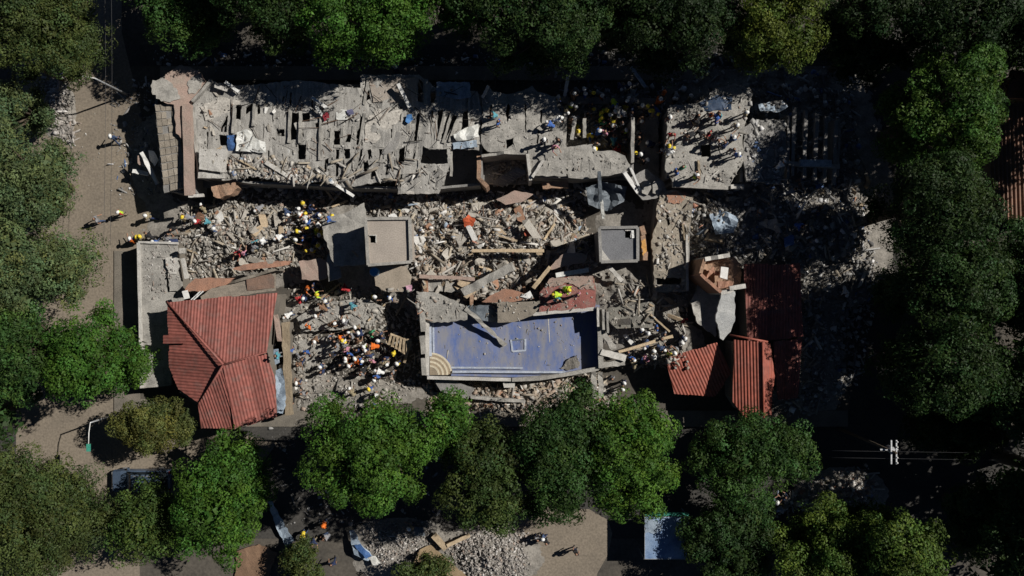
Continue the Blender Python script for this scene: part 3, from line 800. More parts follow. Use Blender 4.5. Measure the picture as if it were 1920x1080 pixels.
# bench steps along two sides
beam('bench_step', (806, 600, 1.55), (807, 668, 1.55), 5, .45, BLUEW, PL)
beam('bench_step', (812, 602, 1.4), (813, 664, 1.4), 3, .3, BLUEW, PL)
beam('bench_step', (846, 689.5, 1.42), (980, 690, 1.4), 3, .3, BLUEW, PL)
beam('bench_step', (848, 697, 1.6), (1060, 698, 1.55), 4, .5, BLUEW, PL)
beam('bench_step', (846, 703, 1.85), (1030, 706, 1.8), 4, .7, POOLT, PL)
def ring_step(r, z, m, m2):
    c = (806, 703)
    seg = 14
    for nm, r0, r1, zz, mm in (('step_edge', r - 3.2, r, z + .015, m), ('step_tread', 0, r - 3.2, z, m2)):
        vs, fs = [], []
        for i in range(seg + 1):
            a = math.pi / 2 * i / seg
            for rr in (r0, r1):
                x, y = c[0] + rr * math.cos(a), c[1] - rr * math.sin(a)
                vs.append(W(x, y, zz)); q = W(x, y, zz); q.z = zp; vs.append(q)
        for i in range(seg):
            a = i * 4; b = a + 4
            fs += [(a, a + 2, b + 2, b), (a + 2, a + 3, b + 3, b + 2)]
        mesh_obj(nm, vs, fs, mm, PL)
for i, r in enumerate((42, 34, 26, 18)):
    ring_step(r, zp + .26 * (i + 1), CREAM, mat('brown_step_tread', (.3, .24, .17), (.22, .18, .13), 2, .9, .3))
for (x0, y0, x1, y1, w, m) in ((958, 637, 961, 659, 3.4, BLUEW), (961, 659, 986, 657, 3.4, BLUEW), (985, 657, 985, 635, 3.4, BLUEW), (959, 638, 985, 636, 2, GREYT)):
    beam('drain_frame', (x0, y0, zp + .07), (x1, y1, zp + .07), w, .06, m, PL, rough=.003)
beam('floor_line', (1028, 597, zp + .08), (1031, 643, zp + .07), 1.5, .03, CONC_L, PL, rough=.004)
slab('sand_drift', [(1068, 672), (1082, 666), (1088, 680), (1084, 690), (1062, 694), (1050, 690)], lambda x, y: 1.3 + .012 * (x - 1050), DUST, PL, th=.3, jag=2.5, step=4, rough=.1)

for i, (a, b, z) in enumerate((((791, 588), (793, 622), 3.2), ((790, 630), (794, 664), 3.0), ((793, 672), (795, 704), 2.7))):
    wall('side_pier', [a, b], 0, z, .35, CONC, PL, jag=.3)
# slabs that slid over the pool's upper edge
RS = empty('collapsed_terrace', W(960, 560, 0), 'collapsed red floored terrace hanging over the upper edge of the pool', 'terrace')
slab('red_floor', [(1012, 548), (1033, 523), (1066, 518), (1112, 517), (1118, 545), (1116, 576), (1060, 582), (1011, 585)], plane(2.9, 0, -.008, 1060, 550), REDF, RS, th=.3, jag=1, step=7, rough=.05)
slab('dusty_floor', [(1026, 530), (1036, 520), (1112, 517), (1116, 544), (1090, 540), (1064, 530), (1030, 540)], plane(2.97, 0, -.008, 1060, 550), PINKW, RS, th=.05, jag=2.5, step=5)
beam('cream_edge', (1000, 589, 2.62), (1114, 579, 2.68), 6, .3, CONC_L, RS, rough=.02, segs=8)
beam('white_edge', (1042, 516, 3.35), (1104, 506, 3.3), 8, .3, WHITEP, RS, rough=.02, segs=6)
slab('grey_panel', [(932, 568), (1013, 564), (1010, 578), (998, 592), (964, 604), (933, 605)], plane(2.7, 0, -.012, 970, 585), mat('grey_board_panel', (.27, .235, .19), (.2, .175, .145), 1.2, .9, .3, streak=(1, 5, 1)), RS, th=.2, jag=.6, rough=.03)
slab('orange_plate', [(903, 566), (924, 552), (946, 541), (972, 546), (1002, 560), (964, 566), (932, 567)], plane(3.0, 0, -.01, 950, 555), TERRA, RS, th=.25, jag=1.2, step=6)
slab('white_plate', [(975, 556), (994, 545), (1000, 558), (990, 560)], 3.1, WHITE, RS, th=.08, jag=.6)
slab('left_slab', [(781, 546), (812, 548), (850, 562), (873, 575), (876, 599), (840, 605), (808, 604), (783, 592)], plane(2.8, 0, -.006, 830, 575), CONC, RS, th=.3, jag=1.6, step=6, rough=.06)
slab('orange_face', [(779, 566), (791, 566), (793, 584), (783, 592)], 2.75, TERRA, RS, th=.4, jag=.5)
slab('rusty_gully', [(876, 574), (932, 570), (932, 604), (890, 602)], plane(2.0, 0, -.01, 900, 590), GREYT, RS, th=.2, jag=1.5, step=5, rough=.15)
beam('plaster_ledge', (786, 518, 3.0), (890, 523, 2.9), 6, .4, PINKW, RS, rough=.03, segs=9)
slab('ledge_floor', [(790, 524), (890, 527), (892, 540), (860, 548), (792, 545)], 2.3, CONC, RS, th=.3, jag=1.6, step=6, rough=.08)
for pts in ([(786, 550), (786, 588)], [(884, 552), (884, 590)], [(1016, 530), (1016, 578)], [(1112, 522), (1112, 574)]):
    wall('prop_wall', pts, 0, 2.0, .25, BRICK, RS)

def loose(name, label, cat, p, q, w, h, m, group=None, rough=.02, segs=6):
    return beam(name, p, q, w, h, m, None, rough, segs, label=label, category=cat, group=group)
loose('concrete_beam', 'long tan broken beam lying diagonally above the pool terrace', 'beam', (868, 548, 3.0), (962, 499, 3.4), 15, .5, CONC, rough=.06, segs=9)
loose('concrete_beam', 'thin horizontal tan beam across the central rubble', 'beam', (884, 470, 3.1), (1020, 470, 2.9), 6, .35, WOODT, segs=9)
loose('fallen_post', 'grey broken post leaning from the terrace down onto the blue pool floor', 'post', (872, 577, 2.9), (948, 648, 1.45), 6.5, .25, CONC, rough=.06, segs=9)
loose('concrete_beam', 'tan broken beam under the central rubble just above the terrace', 'beam', (1000, 540, 3.1), (1032, 500, 3.2), 7, .3, WOODT)
slab('masonry_slab', [(1030, 502), (1056, 476), (1082, 474), (1102, 480), (1096, 492), (1062, 498), (1034, 506)], plane(3.2, 0, -.01, 1060, 490), PINKW, None, th=.3, jag=1.2, step=6, label='dusty brown masonry slab between the central rubble and the red terrace floor', category='slab')
slab('grey_slab', [(1140, 578), (1222, 566), (1228, 572), (1224, 614), (1156, 616), (1142, 604)], plane(1.9, 0, 0), mat('smooth_grey_pad', (.185, .175, .15), (.14, .135, .12), .8, .95, .3), None, th=.4, jag=.8, label='smooth dark grey concrete pad right of the blue pool', category='slab')
slab('mid_slab', [(700, 512), (712, 498), (760, 500), (772, 520), (768, 548), (722, 546), (704, 536)], 2.4, mat('brown_slab', (.32, .27, .215), (.25, .215, .17), 1, .95, .3), None, th=.3, jag=1.5, step=6, label='brown slab with scattered cloth just below the brown stair tower', category='slab')
slab('mid_slab', [(604, 412), (650, 398), (682, 380), (686, 408), (684, 496), (626, 500), (618, 470), (606, 440)], 3.3, CONC, None, th=.3, jag=1.6, step=7, rough=.08, label='broken grey slab left of the brown stair tower, partly in its shadow', category='slab')
slab('mid_slab', [(560, 490), (600, 484), (612, 490), (614, 520), (598, 526), (566, 524)], 1.9, PINKW, None, th=.3, jag=1.6, step=7, rough=.05, label='pinkish brown slab above the crowd yard', category='slab')
slab('mid_slab', [(620, 470), (634, 486), (640, 520), (616, 528), (612, 486)], 2.8, CONC_D, None, th=.3, jag=1.4, step=7, label='narrow grey slab below the brown tower shadow', category='slab')
slab('yard_slab', [(556, 596), (610, 566), (690, 560), (718, 575), (702, 612), (640, 618), (566, 622)], .9, CONC, None, th=.3, jag=1.5, step=8, rough=.06, label='grey slab floor in the middle of the crowd yard', category='slab')
slab('yard_slab', [(545, 640), (640, 628), (640, 660), (560, 700), (548, 690)], .75, CONC, None, th=.3, jag=1.5, step=8, rough=.06, label='grey slab floor at the lower left of the crowd yard', category='slab')
slab('fallen_slab', [(812, 709), (848, 712), (890, 729), (878, 748), (850, 742), (826, 733)], plane(1.3, 0, -.01, 850, 720), CONC_D, None, th=.3, jag=.8, label='grey slab fallen below the left end of the pool', category='slab')
slab('fallen_slab', [(930, 374), (965, 357), (1000, 364), (980, 378), (948, 384)], 2.2, PINKW, None, th=.2, jag=.8, label='brown plate lying in the dark trench above the central rubble', category='slab')
slab('fallen_slab', [(1016, 342), (1064, 338), (1066, 352), (1018, 354)], 2.4, BRICK, None, th=.6, jag=1, label='brick wall fragment under the lower edge of the middle roof', category='slab')
slab('support_block', [(942, 714), (966, 714), (965, 727), (945, 727)], 1.6, CONC_L, None, th=1.5, jag=.3, label='concrete block under the middle of the pool rim', category='block')
loose('fallen_wall', 'long grey wall strip below the pool beside the trees', 'wall', (882, 745, 1.2), (984, 753, 1.1), 6, .6, CONC, rough=.05, segs=10)
for i, x in enumerate((1113, 1126)):
    loose('broken_column', 'broken grey column standing at the lower right pool corner, ' + ('left' if i == 0 else 'right') + ' of two', 'column', (x, 700, 1.8), (x + 2, 744, 1.2), 9, .5, CONC, rough=.07)
loose('broken_column', 'short pale ledge at the lower right corner of the pool', 'ledge', (1126, 660, 2.6), (1172, 672, 2.3), 12, .4, CONC_L, rough=.05)
loose('broken_column', 'grey ledge below the pale one at the right pool corner', 'ledge', (1126, 686, 2.2), (1172, 680, 2.0), 10, .4, CONC, rough=.06)
for i, x in enumerate((1121, 1131, 1139)):
    loose('concrete_rail', 'narrow concrete rail right of the pool, ' + ('leftmost', 'middle', 'rightmost')[i] + ' of three', 'rail', (x, 576 + 4 * i, 2.95), (x + 1, 612 + 6 * i, 2.85), 4, .5, (CONC_L, CONC, CONC)[i], rough=.02)
loose('concrete_rail', 'grey broken rail curving down from the pool corner to the grey pad', 'rail', (1130, 622, 2.3), (1152, 655, 2.2), 10, .4, CONC, rough=.06)
loose('timber_plank', 'long pale plank across the lower right rescue area', 'plank', (1160, 660, 2.1), (1262, 630, 1.9), 5, .2, WOODT, rough=.03)
loose('concrete_beam', 'pale double post lying below the dark grey tower', 'post', (1142, 500, 2.6), (1166, 526, 2.0), 7, .3, CONC_L)
loose('concrete_beam', 'leaning pale steel channel at the lower right end of the long roof', 'channel', (1170, 322, 4.0), (1196, 360, 2.6), 7, .2, WHITE)
loose('concrete_beam', 'thin pale channel right beside the leaning steel channel', 'channel', (1182, 314, 4.1), (1202, 358, 2.7), 3.5, .2, WHITE)
loose('concrete_beam', 'upright pale post in the dark trench left of the grey tower', 'post', (1124, 322, 4.9), (1126, 376, 3.4), 6, .3, GREYT)
loose('concrete_beam', 'lower pale post standing above the dark grey tower', 'post', (1128, 376, 3.4), (1131, 408, 2.6), 5, .3, WHITEP)
loose('concrete_beam', 'white beam lying diagonally on the upper middle roof', 'beam', (746, 156, 5.0), (768, 200, 4.4), 6, .25, WHITE)
loose('concrete_beam', 'white board lying diagonally near the top of the long roof', 'board', (584, 182, 4.5), (612, 202, 4.3), 6, .15, WHITE)
loose('concrete_beam', 'short white post below the diagonal white board on the long roof', 'post', (592, 198, 4.5), (604, 216, 4.3), 5, .15, WHITEP)
loose('concrete_beam', 'white pipe at the top left of the long roof', 'pipe', (422, 153, 4.5), (447, 172, 4.4), 5, .2, WHITE)
loose('concrete_beam', 'pale plate end beside the white pipe', 'plate', (402, 160, 4.4), (426, 168, 4.3), 7, .12, CONC_L)
loose('concrete_beam', 'white beam end sliding off the lower edge of the long roof', 'beam', (626, 344, 4.0), (662, 367, 2.9), 5, .2, WHITE)
loose('concrete_beam', 'pale slab stick standing in shade above the crowd pit', 'post', (1066, 140, 4.4), (1059, 178, 3.4), 6, .25, CONC_L)
loose('concrete_beam', 'dark blue grey post in shade above the crowd pit', 'post', (1184, 125, 4.0), (1210, 162, 3.4), 5, .2, PALEBT)
loose('concrete_beam', 'pale cracked joist lying on the lower part of the middle roof', 'joist', (998, 332, 4.4), (1019, 300, 4.4), 5, .15, CONC_L)
loose('concrete_beam', 'leaning post at the top right corner of the tarpaulin roof bay', 'post', (905, 182, 4.4), (916, 160, 4.9), 5, .25, CONC_L)
loose('concrete_beam', 'thick pale joist running down the lower left roof edge', 'joist', (497, 303, 4.1), (550, 337, 3.7), 7, .3, CONC_L, rough=.03)
loose('concrete_beam', 'white post sticking out of the dark left end of the long building', 'post', (264, 285, 2.8), (294, 345, 2.2), 6, .25, WHITE, rough=.04)
loose('concrete_beam', 'short white post near the dark left end of the long building', 'post', (248, 320, 1.6), (278, 326, 1.4), 7, .25, WHITE, rough=.04)
slab('white_board', [(278, 282), (288, 283), (297, 300), (290, 312), (281, 300)], 2.2, WHITE, None, th=.06, jag=1, label='white torn board beside the left end of the long building', category='board')
slab('pink_board', [(258, 292), (266, 290), (270, 308), (258, 310)], 1.4, PINKW, None, th=.08, jag=.5, label='pinkish board in the shadow left of the long building', category='board')
slab('concrete_plate', [(374, 279), (424, 280), (421, 323), (373, 317)], 4.6, CONC_L, None, th=.3, jag=.8, label='pale square concrete cap at the lower left of the long roof', category='slab')
slab('concrete_plate', [(372, 321), (420, 326), (420, 334), (371, 334)], 4.25, CONC_L, None, th=.3, jag=.5, label='narrow pale strip below the square concrete cap', category='slab')
slab('brick_pile', [(396, 350), (440, 340), (446, 352), (436, 362), (414, 372), (400, 368)], 2.9, BRICK, None, th=1.2, jag=1.5, step=5, rough=.1, label='brown brick heap under the lower left roof edge', category='rubble')

# right tower ruin with leaning pale wall
RT = empty('ruined_room', W(1355, 520, 0), 'ruined brick room with a leaning pale wall beside the shaded red roof', 'building')
wall('brick_wall', [(1322, 486), (1370, 478)], 0, 4.6, .3, CONC_L, RT, jag=.3)
wall('brick_wall', [(1314, 514), (1352, 548)], 0, 5.3, .22, TERRA, RT, jag=.15)
wall('brick_wall', [(1322, 486), (1314, 514)], 0, 4.6, .25, BRICK, RT, jag=.4)
wall('brick_wall', [(1352, 549), (1376, 545)], 0, 5.0, .3, CONC_L, RT, jag=.15)
slab('leaning_wall', [(1352, 552), (1362, 548), (1378, 546), (1378, 602), (1370, 622), (1356, 638), (1350, 634), (1342, 596)], plane(5.0, 0, -.02, 1360, 548), mat('pale_plaster', (.56, .56, .54), (.4, .41, .41), 1.4, .85, .4), RT, th=.3, jag=1.4, step=6)
beam('ledge', (1368, 541, 5.2), (1398, 536, 5.1), 8, .3, CONC_L, RT)
slab('room_floor', [(1322, 488), (1376, 482), (1392, 500), (1386, 536), (1350, 544), (1318, 514)], 3.2, BRICK, RT, th=.3, jag=1.5, step=6, rough=.2)
slab('white_block', [(1352, 500), (1366, 502), (1364, 524), (1350, 520)], 4.4, WHITE, RT, th=.6, jag=.4)
beam('brick_ridge', (1346, 534, 4.4), (1374, 534, 4.4), 12, .6, TERRA, RT, rough=.08)
slab('plaster_yard', [(1294, 566), (1316, 522), (1350, 554), (1342, 632), (1308, 606)], .9, CONC_L, RT, th=.3, jag=1.5, step=6)
for i, x in enumerate((1325, 1338)):
    beam('brick_ridge', (x, 520 - i * 8, 4.0), (x + 14, 502 + i * 10, 4.0), 6, .4, TERRA, RT, rough=.08)

def small_roof(label, faces, m, walls, ridges=()):
    c = faces[0][0]
    cx = sum(p[0] for p in c) / len(c); cy = sum(p[1] for p in c) / len(c)
    h = empty('red_roof_house', W(cx, cy, 0), label, 'house')
    for pts, dr in faces:
        corrugated(h, pts, dr, m)
    for a, b in ridges:
        tube('ridge_cap', [W(*a), W(*b)], .08, m, h, sides=6)
    for pts, z in walls:
        wall('wall', pts, 0, z, .18, PAVE, h, jag=.02)
    return h
small_roof('small red corrugated roof slanting down, half in shadow, at lower right', [([(1247, 671, 2.9), (1296, 657, 3.3), (1346, 644, 3.6), (1372, 700, 3.0), (1340, 745, 2.7), (1264, 738, 2.5)], (.45, 1))], REDROOF2,
           [([(1262, 676), (1340, 652)], 2.2), ([(1272, 728), (1340, 735)], 1.8), ([(1258, 680), (1272, 728)], 1.9)])
small_roof('tall narrow red gabled roof at lower right', [([(1376, 636, 4.4), (1430, 642, 5.2), (1432, 782, 5.1), (1396, 782, 4.6), (1374, 752, 4.2)], (0.02, 1)), ([(1430, 642, 5.2), (1446, 646, 4.8), (1455, 704, 4.5), (1448, 735, 4.5), (1447, 780, 4.5), (1432, 782, 5.1)], (0.02, 1))], REDROOF2,
           [([(1384, 645), (1384, 750), (1400, 775)], 3.8), ([(1400, 775), (1442, 775)], 4.2), ([(1442, 775), (1446, 705), (1440, 650)], 4.2), ([(1384, 645), (1440, 650)], 4.2)], [((1430, 641, 5.28), (1432, 783, 5.18)), ((1368, 628, 4.5), (1440, 641, 5.1))])
small_roof('broad red corrugated roof lying in dappled tree shade at right', [([(1394, 496, 3.8), (1500, 494, 3.4), (1506, 632, 3.2), (1402, 640, 3.6)], (0, 1)), ([(1450, 640, 3.4), (1504, 634, 3.1), (1496, 745, 3.0), (1458, 750, 3.2)], (0, 1))], REDROOF,
           [([(1402, 505), (1408, 632)], 3.1), ([(1498, 500), (1500, 740)], 2.7), ([(1402, 505), (1498, 500)], 3.0)])
FR = empty('tiled_roof_house', W(1900, 300, 0), 'weathered clay coloured corrugated roof at the right edge', 'house')
corrugated(FR, [(1868, 196, 5.2), (2010, 190, 5.6), (2010, 420, 5.2), (1886, 412, 4.6), (1852, 330, 4.4)], (.06, 1), CLAY, wl=.28, amp=.06)
wall('wall', [(1872, 205), (1862, 330), (1892, 400), (2000, 405)], 0, 4.2, .2, PAVE, FR, jag=.02)
slab('flat_roof', [(1896, 132), (2000, 128), (2000, 184), (1888, 184)], 5.0, TERRA, FR, th=.3, jag=.6)
wall('wall', [(1902, 140), (1902, 180)], 0, 4.7, .2, PAVE, FR, jag=.02)

# ================================================================== tarpaulins, tanks, boards
def cloth(name, label, cat, poly, z, m, amp=.12, step=6, th=.02):
    SEED[0] += 1
    zz = z if callable(z) else (lambda x, y: z)
    return slab(name, poly, zz, m, None, th=th, jag=1.4, step=step, grid=8, rough=amp, label=label, category=cat)
cloth('white_sheet', 'large crumpled white sheet on the left part of the long roof', 'sheet', [(444, 248), (462, 242), (472, 247), (474, 256), (497, 266), (498, 286), (470, 285), (442, 283)], 4.2, WHITEP, .14)
cloth('blue_tarpaulin', 'dark blue cloth hanging beside the large white sheet', 'tarpaulin', [(425, 253), (441, 252), (440, 284), (428, 288)], plane(4.05, 0, -.01, 430, 250), BLUET, .15)
cloth('corrugated_tarpaulin', 'pale blue tarpaulin in shade at the top of the long roof', 'tarpaulin', [(818, 154), (880, 154), (884, 182), (860, 186), (818, 180)], 4.25, PALEBT, .08)
cloth('grey_sheet', 'bundle of pale grey plastic sheets at the middle roof bay', 'sheet', [(850, 252), (872, 240), (896, 232), (898, 256), (880, 262), (856, 264)], 4.2, WHITEP, .2)
cloth('grey_sheet', 'grey sheet over the opening below the plastic bundle', 'sheet', [(848, 268), (894, 262), (896, 276), (850, 280)], 4.1, PALEBT, .1)
cloth('white_sheet', 'white torn sheet at the lower edge of the long roof', 'sheet', [(594, 327), (612, 327), (624, 338), (630, 347), (612, 342), (600, 338)], 4.0, WHITE, .12)
cloth('grey_tarpaulin', 'pale blue grey tarpaulin strip along the right side of the red hipped roof', 'tarpaulin', [(517, 695), (527, 690), (534, 720), (536, 760), (530, 776), (520, 774), (518, 740)], plane(4.5, 0, -.004, 525, 700), PALEBT, .15)
cloth('grey_tarpaulin', 'teal grey tarpaulin scrap at the right edge of the red hipped roof', 'tarpaulin', [(513, 655), (522, 654), (524, 680), (516, 684)], 4.7, PALEBT, .1)
cloth('grey_tarpaulin', 'crumpled plastic, darkened for shade, in the trench above the grey tower', 'tarpaulin', [(1098, 352), (1128, 340), (1176, 350), (1170, 378), (1140, 396), (1104, 384)], 1.9, GREYT, .3)  # roof shadow does not reach here, so its shade is coloured in
cloth('grey_tarpaulin', 'crumpled grey plastic in shade at the right roof end', 'tarpaulin', [(1422, 196), (1466, 188), (1478, 200), (1460, 210), (1426, 208)], 4.1, PALEBT, .2)
cloth('blue_tarpaulin', 'crumpled bluish plastic heap in the shaded right rubble', 'tarpaulin', [(1330, 402), (1360, 396), (1386, 410), (1376, 436), (1342, 440)], 2.0, PALEBT, .3)
cloth('blue_tarpaulin', 'dark blue sheet on the upper part of the right roof', 'tarpaulin', [(1312, 192), (1344, 178), (1374, 182), (1372, 206), (1318, 208)], 4.15, mat('navy_sheet', (.03, .055, .1), (.02, .035, .07), 2, .6, .3), .12)
cloth('blue_tarpaulin', 'small deep blue bundle in the shaded right rubble', 'tarpaulin', [(1526, 338), (1542, 334), (1544, 352), (1530, 354)], 1.9, BLUET, .2)
cloth('blue_tarpaulin', 'small blue bundle lower in the shaded right rubble', 'tarpaulin', [(1470, 446), (1488, 440), (1490, 458), (1472, 464)], 1.9, BLUET, .2)
cloth('pale_tarpaulin', 'pale blue tarpaulin strip by the tree at the bottom', 'tarpaulin', [(499, 934), (508, 938), (544, 1002), (552, 1014), (536, 1024), (522, 998)], lambda x, y: .9 - .004 * (y - 930), PALEBT, .15)
cloth('blue_tarpaulin', 'blue and white tarpaulin strip beside the small rubble pile at the bottom', 'tarpaulin', [(655, 995), (664, 994), (678, 1022), (702, 1044), (690, 1052), (664, 1040), (658, 1018)], .9, PALEBT, .2)
cloth('blue_tarpaulin', 'darker blue fold on the tarpaulin strip at the bottom', 'tarpaulin', [(664, 1022), (676, 1020), (696, 1042), (686, 1048)], 1.15, BLUET, .1)
cloth('pale_tarpaulin', 'small pale sheet at the end of the bottom tarpaulin strip', 'tarpaulin', [(690, 1046), (704, 1042), (714, 1056), (702, 1062)], .9, WHITEP, .08)
cloth('brown_tarpaulin', 'large brown sheet at the bottom between the two rubble piles', 'tarpaulin', [(788, 1030), (808, 1022), (838, 1048), (880, 1084), (786, 1090), (776, 1052)], .5, TANT, .05)
cloth('brown_tarpaulin', 'brown earth coloured sheet at lower left under the tree', 'tarpaulin', [(444, 1034), (486, 1020), (520, 1036), (500, 1090), (440, 1090)], .25, mat('red_brown_sheet', (.2, .125, .08), (.15, .095, .06), .8, .9, .3), .05)
loose('concrete_slab_strip', 'tan kerb piece at the top of the brown sheet', 'kerb', (812, 1004, .8), (836, 1030, .7), 10, .4, WOODT)
loose('concrete_slab_strip', 'tan kerb piece between the brown sheet and the large pile', 'kerb', (838, 1024, .8), (880, 1004, .7), 7, .3, WOODT)
loose('grey_drum', 'grey blue bundle in shade above the brown sheet', 'bundle', (776, 997, .9), (794, 996, .9), 16, .5, GREYT, rough=.08)
cloth('clothing', 'orange cloth heap in the left part of the central rubble', 'cloth', [(868, 410), (878, 402), (892, 412), (888, 424), (872, 426)], 2.75, mat('orange_cloth', (.5, .1, .04), (.4, .08, .03), 3, .8, .3), .25, 4)
cloth('clothing', 'red orange cloth heap in the right part of the central rubble', 'cloth', [(982, 430), (994, 424), (1004, 432), (998, 444), (984, 442)], 2.8, mat('red_cloth', (.42, .09, .05), (.3, .07, .04), 3, .8, .3), .25, 4)
cloth('clothing', 'dark red cloth on the long roof', 'cloth', [(603, 214), (614, 210), (618, 222), (608, 228)], 4.2, mat('dark_red_cloth', (.2, .02, .03), (.14, .015, .02), 3, .8, .3), .15, 4)
cloth('clothing', 'blue bundle on the middle of the long roof', 'cloth', [(762, 216), (772, 214), (775, 224), (766, 232), (760, 228)], 4.25, mat('bright_blue_cloth', (.07, .2, .42), (.04, .12, .3), 3, .6, .3), .15, 4)
cloth('clothing', 'purple bundle on the long roof beside the white patch', 'cloth', [(650, 206), (660, 204), (663, 214), (653, 217)], 4.15, mat('purple_cloth', (.15, .15, .24), (.1, .1, .18), 3, .8, .3), .15, 4)
cloth('clothing', 'pink cloth on the brown slab below the tower', 'cloth', [(760, 536), (772, 534), (774, 546), (764, 548)], 2.6, mat('pink_cloth', (.5, .3, .36), (.4, .22, .3), 3, .8, .3), .15, 4)
cloth('clothing', 'yellow orange bundle by the brick wall stub', 'cloth', [(1202, 452), (1210, 448), (1213, 470), (1206, 480)], 4.0, mat('amber_cloth', (.5, .27, .08), (.4, .2, .06), 3, .8, .3), .15, 4)
cloth('clothing', 'white plastic heap in the central rubble below the long roof', 'cloth', [(728, 404), (740, 400), (752, 414), (744, 424), (730, 420)], 2.4, WHITE, .25, 4)

TK = empty('water_barrel', W(704, 510, 2.4), 'bright blue round plastic barrel below the brown stair tower', 'barrel')
BLUEP = mat('bright_blue_plastic', (.05, .27, .56), (.04, .22, .48), 2, .4, .05)
def lathe(name, c, prof, m, parent, seg=20):
    vs = [Vector(c) + Vector((r * math.cos(2 * math.pi * k / seg), r * math.sin(2 * math.pi * k / seg), z)) for r, z in prof for k in range(seg)]
    fs = [(i * seg + k, i * seg + (k + 1) % seg, (i + 1) * seg + (k + 1) % seg, (i + 1) * seg + k) for i in range(len(prof) - 1) for k in range(seg)]
    fs += [tuple(reversed(range(seg))), tuple(range(len(vs) - seg, len(vs)))]
    return mesh_obj(name, vs, fs, m, parent, smooth=False)
bc = W(704, 510, 2.4)
lathe('barrel_body', bc, [(.3, 0), (.34, .12), (.35, .4), (.34, .7), (.3, .78)], BLUEP, TK)
lathe('barrel_lid', bc + Vector((0, 0, .78)), [(.29, 0), (.3, .04), (.1, .06), (.08, .1)], BLUEP, TK)

SP = empty('slatted_panel', W(748, 648, 1.2), 'wooden slatted panel tilted beside the crowd yard', 'panel')
for k in range(6):
    beam('slat', (734 + k * 6, 628 + k * 1.5, 1.75), (728 + k * 7, 646 + k * 4, 1.45), 4, .05, WOODT, SP)
beam('frame', (724, 640, 1.4), (762, 664, 1.4), 4, .08, WOODT, SP)
beam('frame', (732, 626, 1.7), (772, 642, 1.7), 3, .08, WOODT, SP)
beam('frame', (770, 640, 1.7), (758, 680, 1.0), 5, .08, WOODT, SP)
for i, (a, b) in enumerate([((780, 444), (842, 478)), ((776, 450), (836, 482)), ((1006, 512), (1024, 480)), ((960, 500), (890, 532)), ((912, 470), (920, 440)), ((930, 440), (970, 452)), ((1020, 450), (1040, 420)),
                            ((640, 372), (622, 360)), ((622, 388), (652, 376)), ((600, 344), (626, 376)), ((400, 385), (402, 372)), ((600, 560), (640, 530)), ((690, 602), (722, 570)), ((742, 592), (760, 560)),
                            ((660, 470), (690, 500)), ((1310, 300), (1312, 330)), ((1440, 380), (1480, 400)), ((350, 468), (372, 476)), ((560, 470), (590, 478)), ((836, 520), (880, 520)), ((898, 500), (930, 508)), ((480, 318), (450, 300)),
                            ((848, 740), (884, 752)), ((1010, 730), (1052, 724)), ((1070, 730), (1094, 716)), ((1200, 640), (1236, 652)), ((1220, 590), (1256, 622)), ((1280, 420), (1284, 450))]):
    za = surf(*a) + .25; zb = surf(*b) + .2
    if abs(za - zb) > 1.2: zb = za - .6
    where = 'on the central rubble' if 690 < a[0] < 1100 and 380 < a[1] < 560 else 'near the crowd yard' if 500 < a[0] < 780 and a[1] > 520 else 'below the pool' if a[1] > 700 else 'at the edge of the long roof' if a[1] < 395 else 'among the ruins'
    loose('timber_plank', 'loose grey brown timber ' + where, 'plank', (*a, za), (*b, zb), RNG.uniform(2.5, 4), .1, WOOD if i % 2 else WOODT, group='loose timbers in the ruins')

# ------------------------------------------------------------------ medium chunks, each an object
PALM = [mat('chunk_grey', (.36, .33, .29), (.26, .24, .2), 2, .95, .5), mat('chunk_pale', (.46, .43, .38), (.33, .3, .26), 2, .95, .5), mat('chunk_white', (.66, .65, .62), (.5, .49, .46), 2, .9, .3),
        mat('chunk_brick', (.36, .2, .13), (.28, .17, .11), 3, .95, .6), mat('chunk_tan', (.44, .34, .23), (.32, .25, .17), 2, .95, .5)]
PALN = ['grey', 'pale', 'white', 'reddish brick', 'tan']
CHM = []
for k in range(9):
    bm = bmesh.new()
    rg = random.Random(k * 7 + 1)
    fl = (.5, rg.uniform(.22, .42), rg.uniform(.07, .26))
    vs_ = [bm.verts.new((rg.choice((-1, 1)) * fl[0] * rg.uniform(.55, 1), rg.choice((-1, 1)) * fl[1] * rg.uniform(.6, 1), rg.choice((-1, 1)) * fl[2] * rg.uniform(.8, 1))) for _ in range(12)]
    r_ = bmesh.ops.convex_hull(bm, input=vs_)
    bmesh.ops.delete(bm, geom=[v for v in bm.verts if not v.link_faces], context='VERTS')
    me = bpy.data.meshes.new('masonry_chunk'); bm.to_mesh(me); bm.free()
    me.materials.append(PALM[0])
    CHM.append(me)
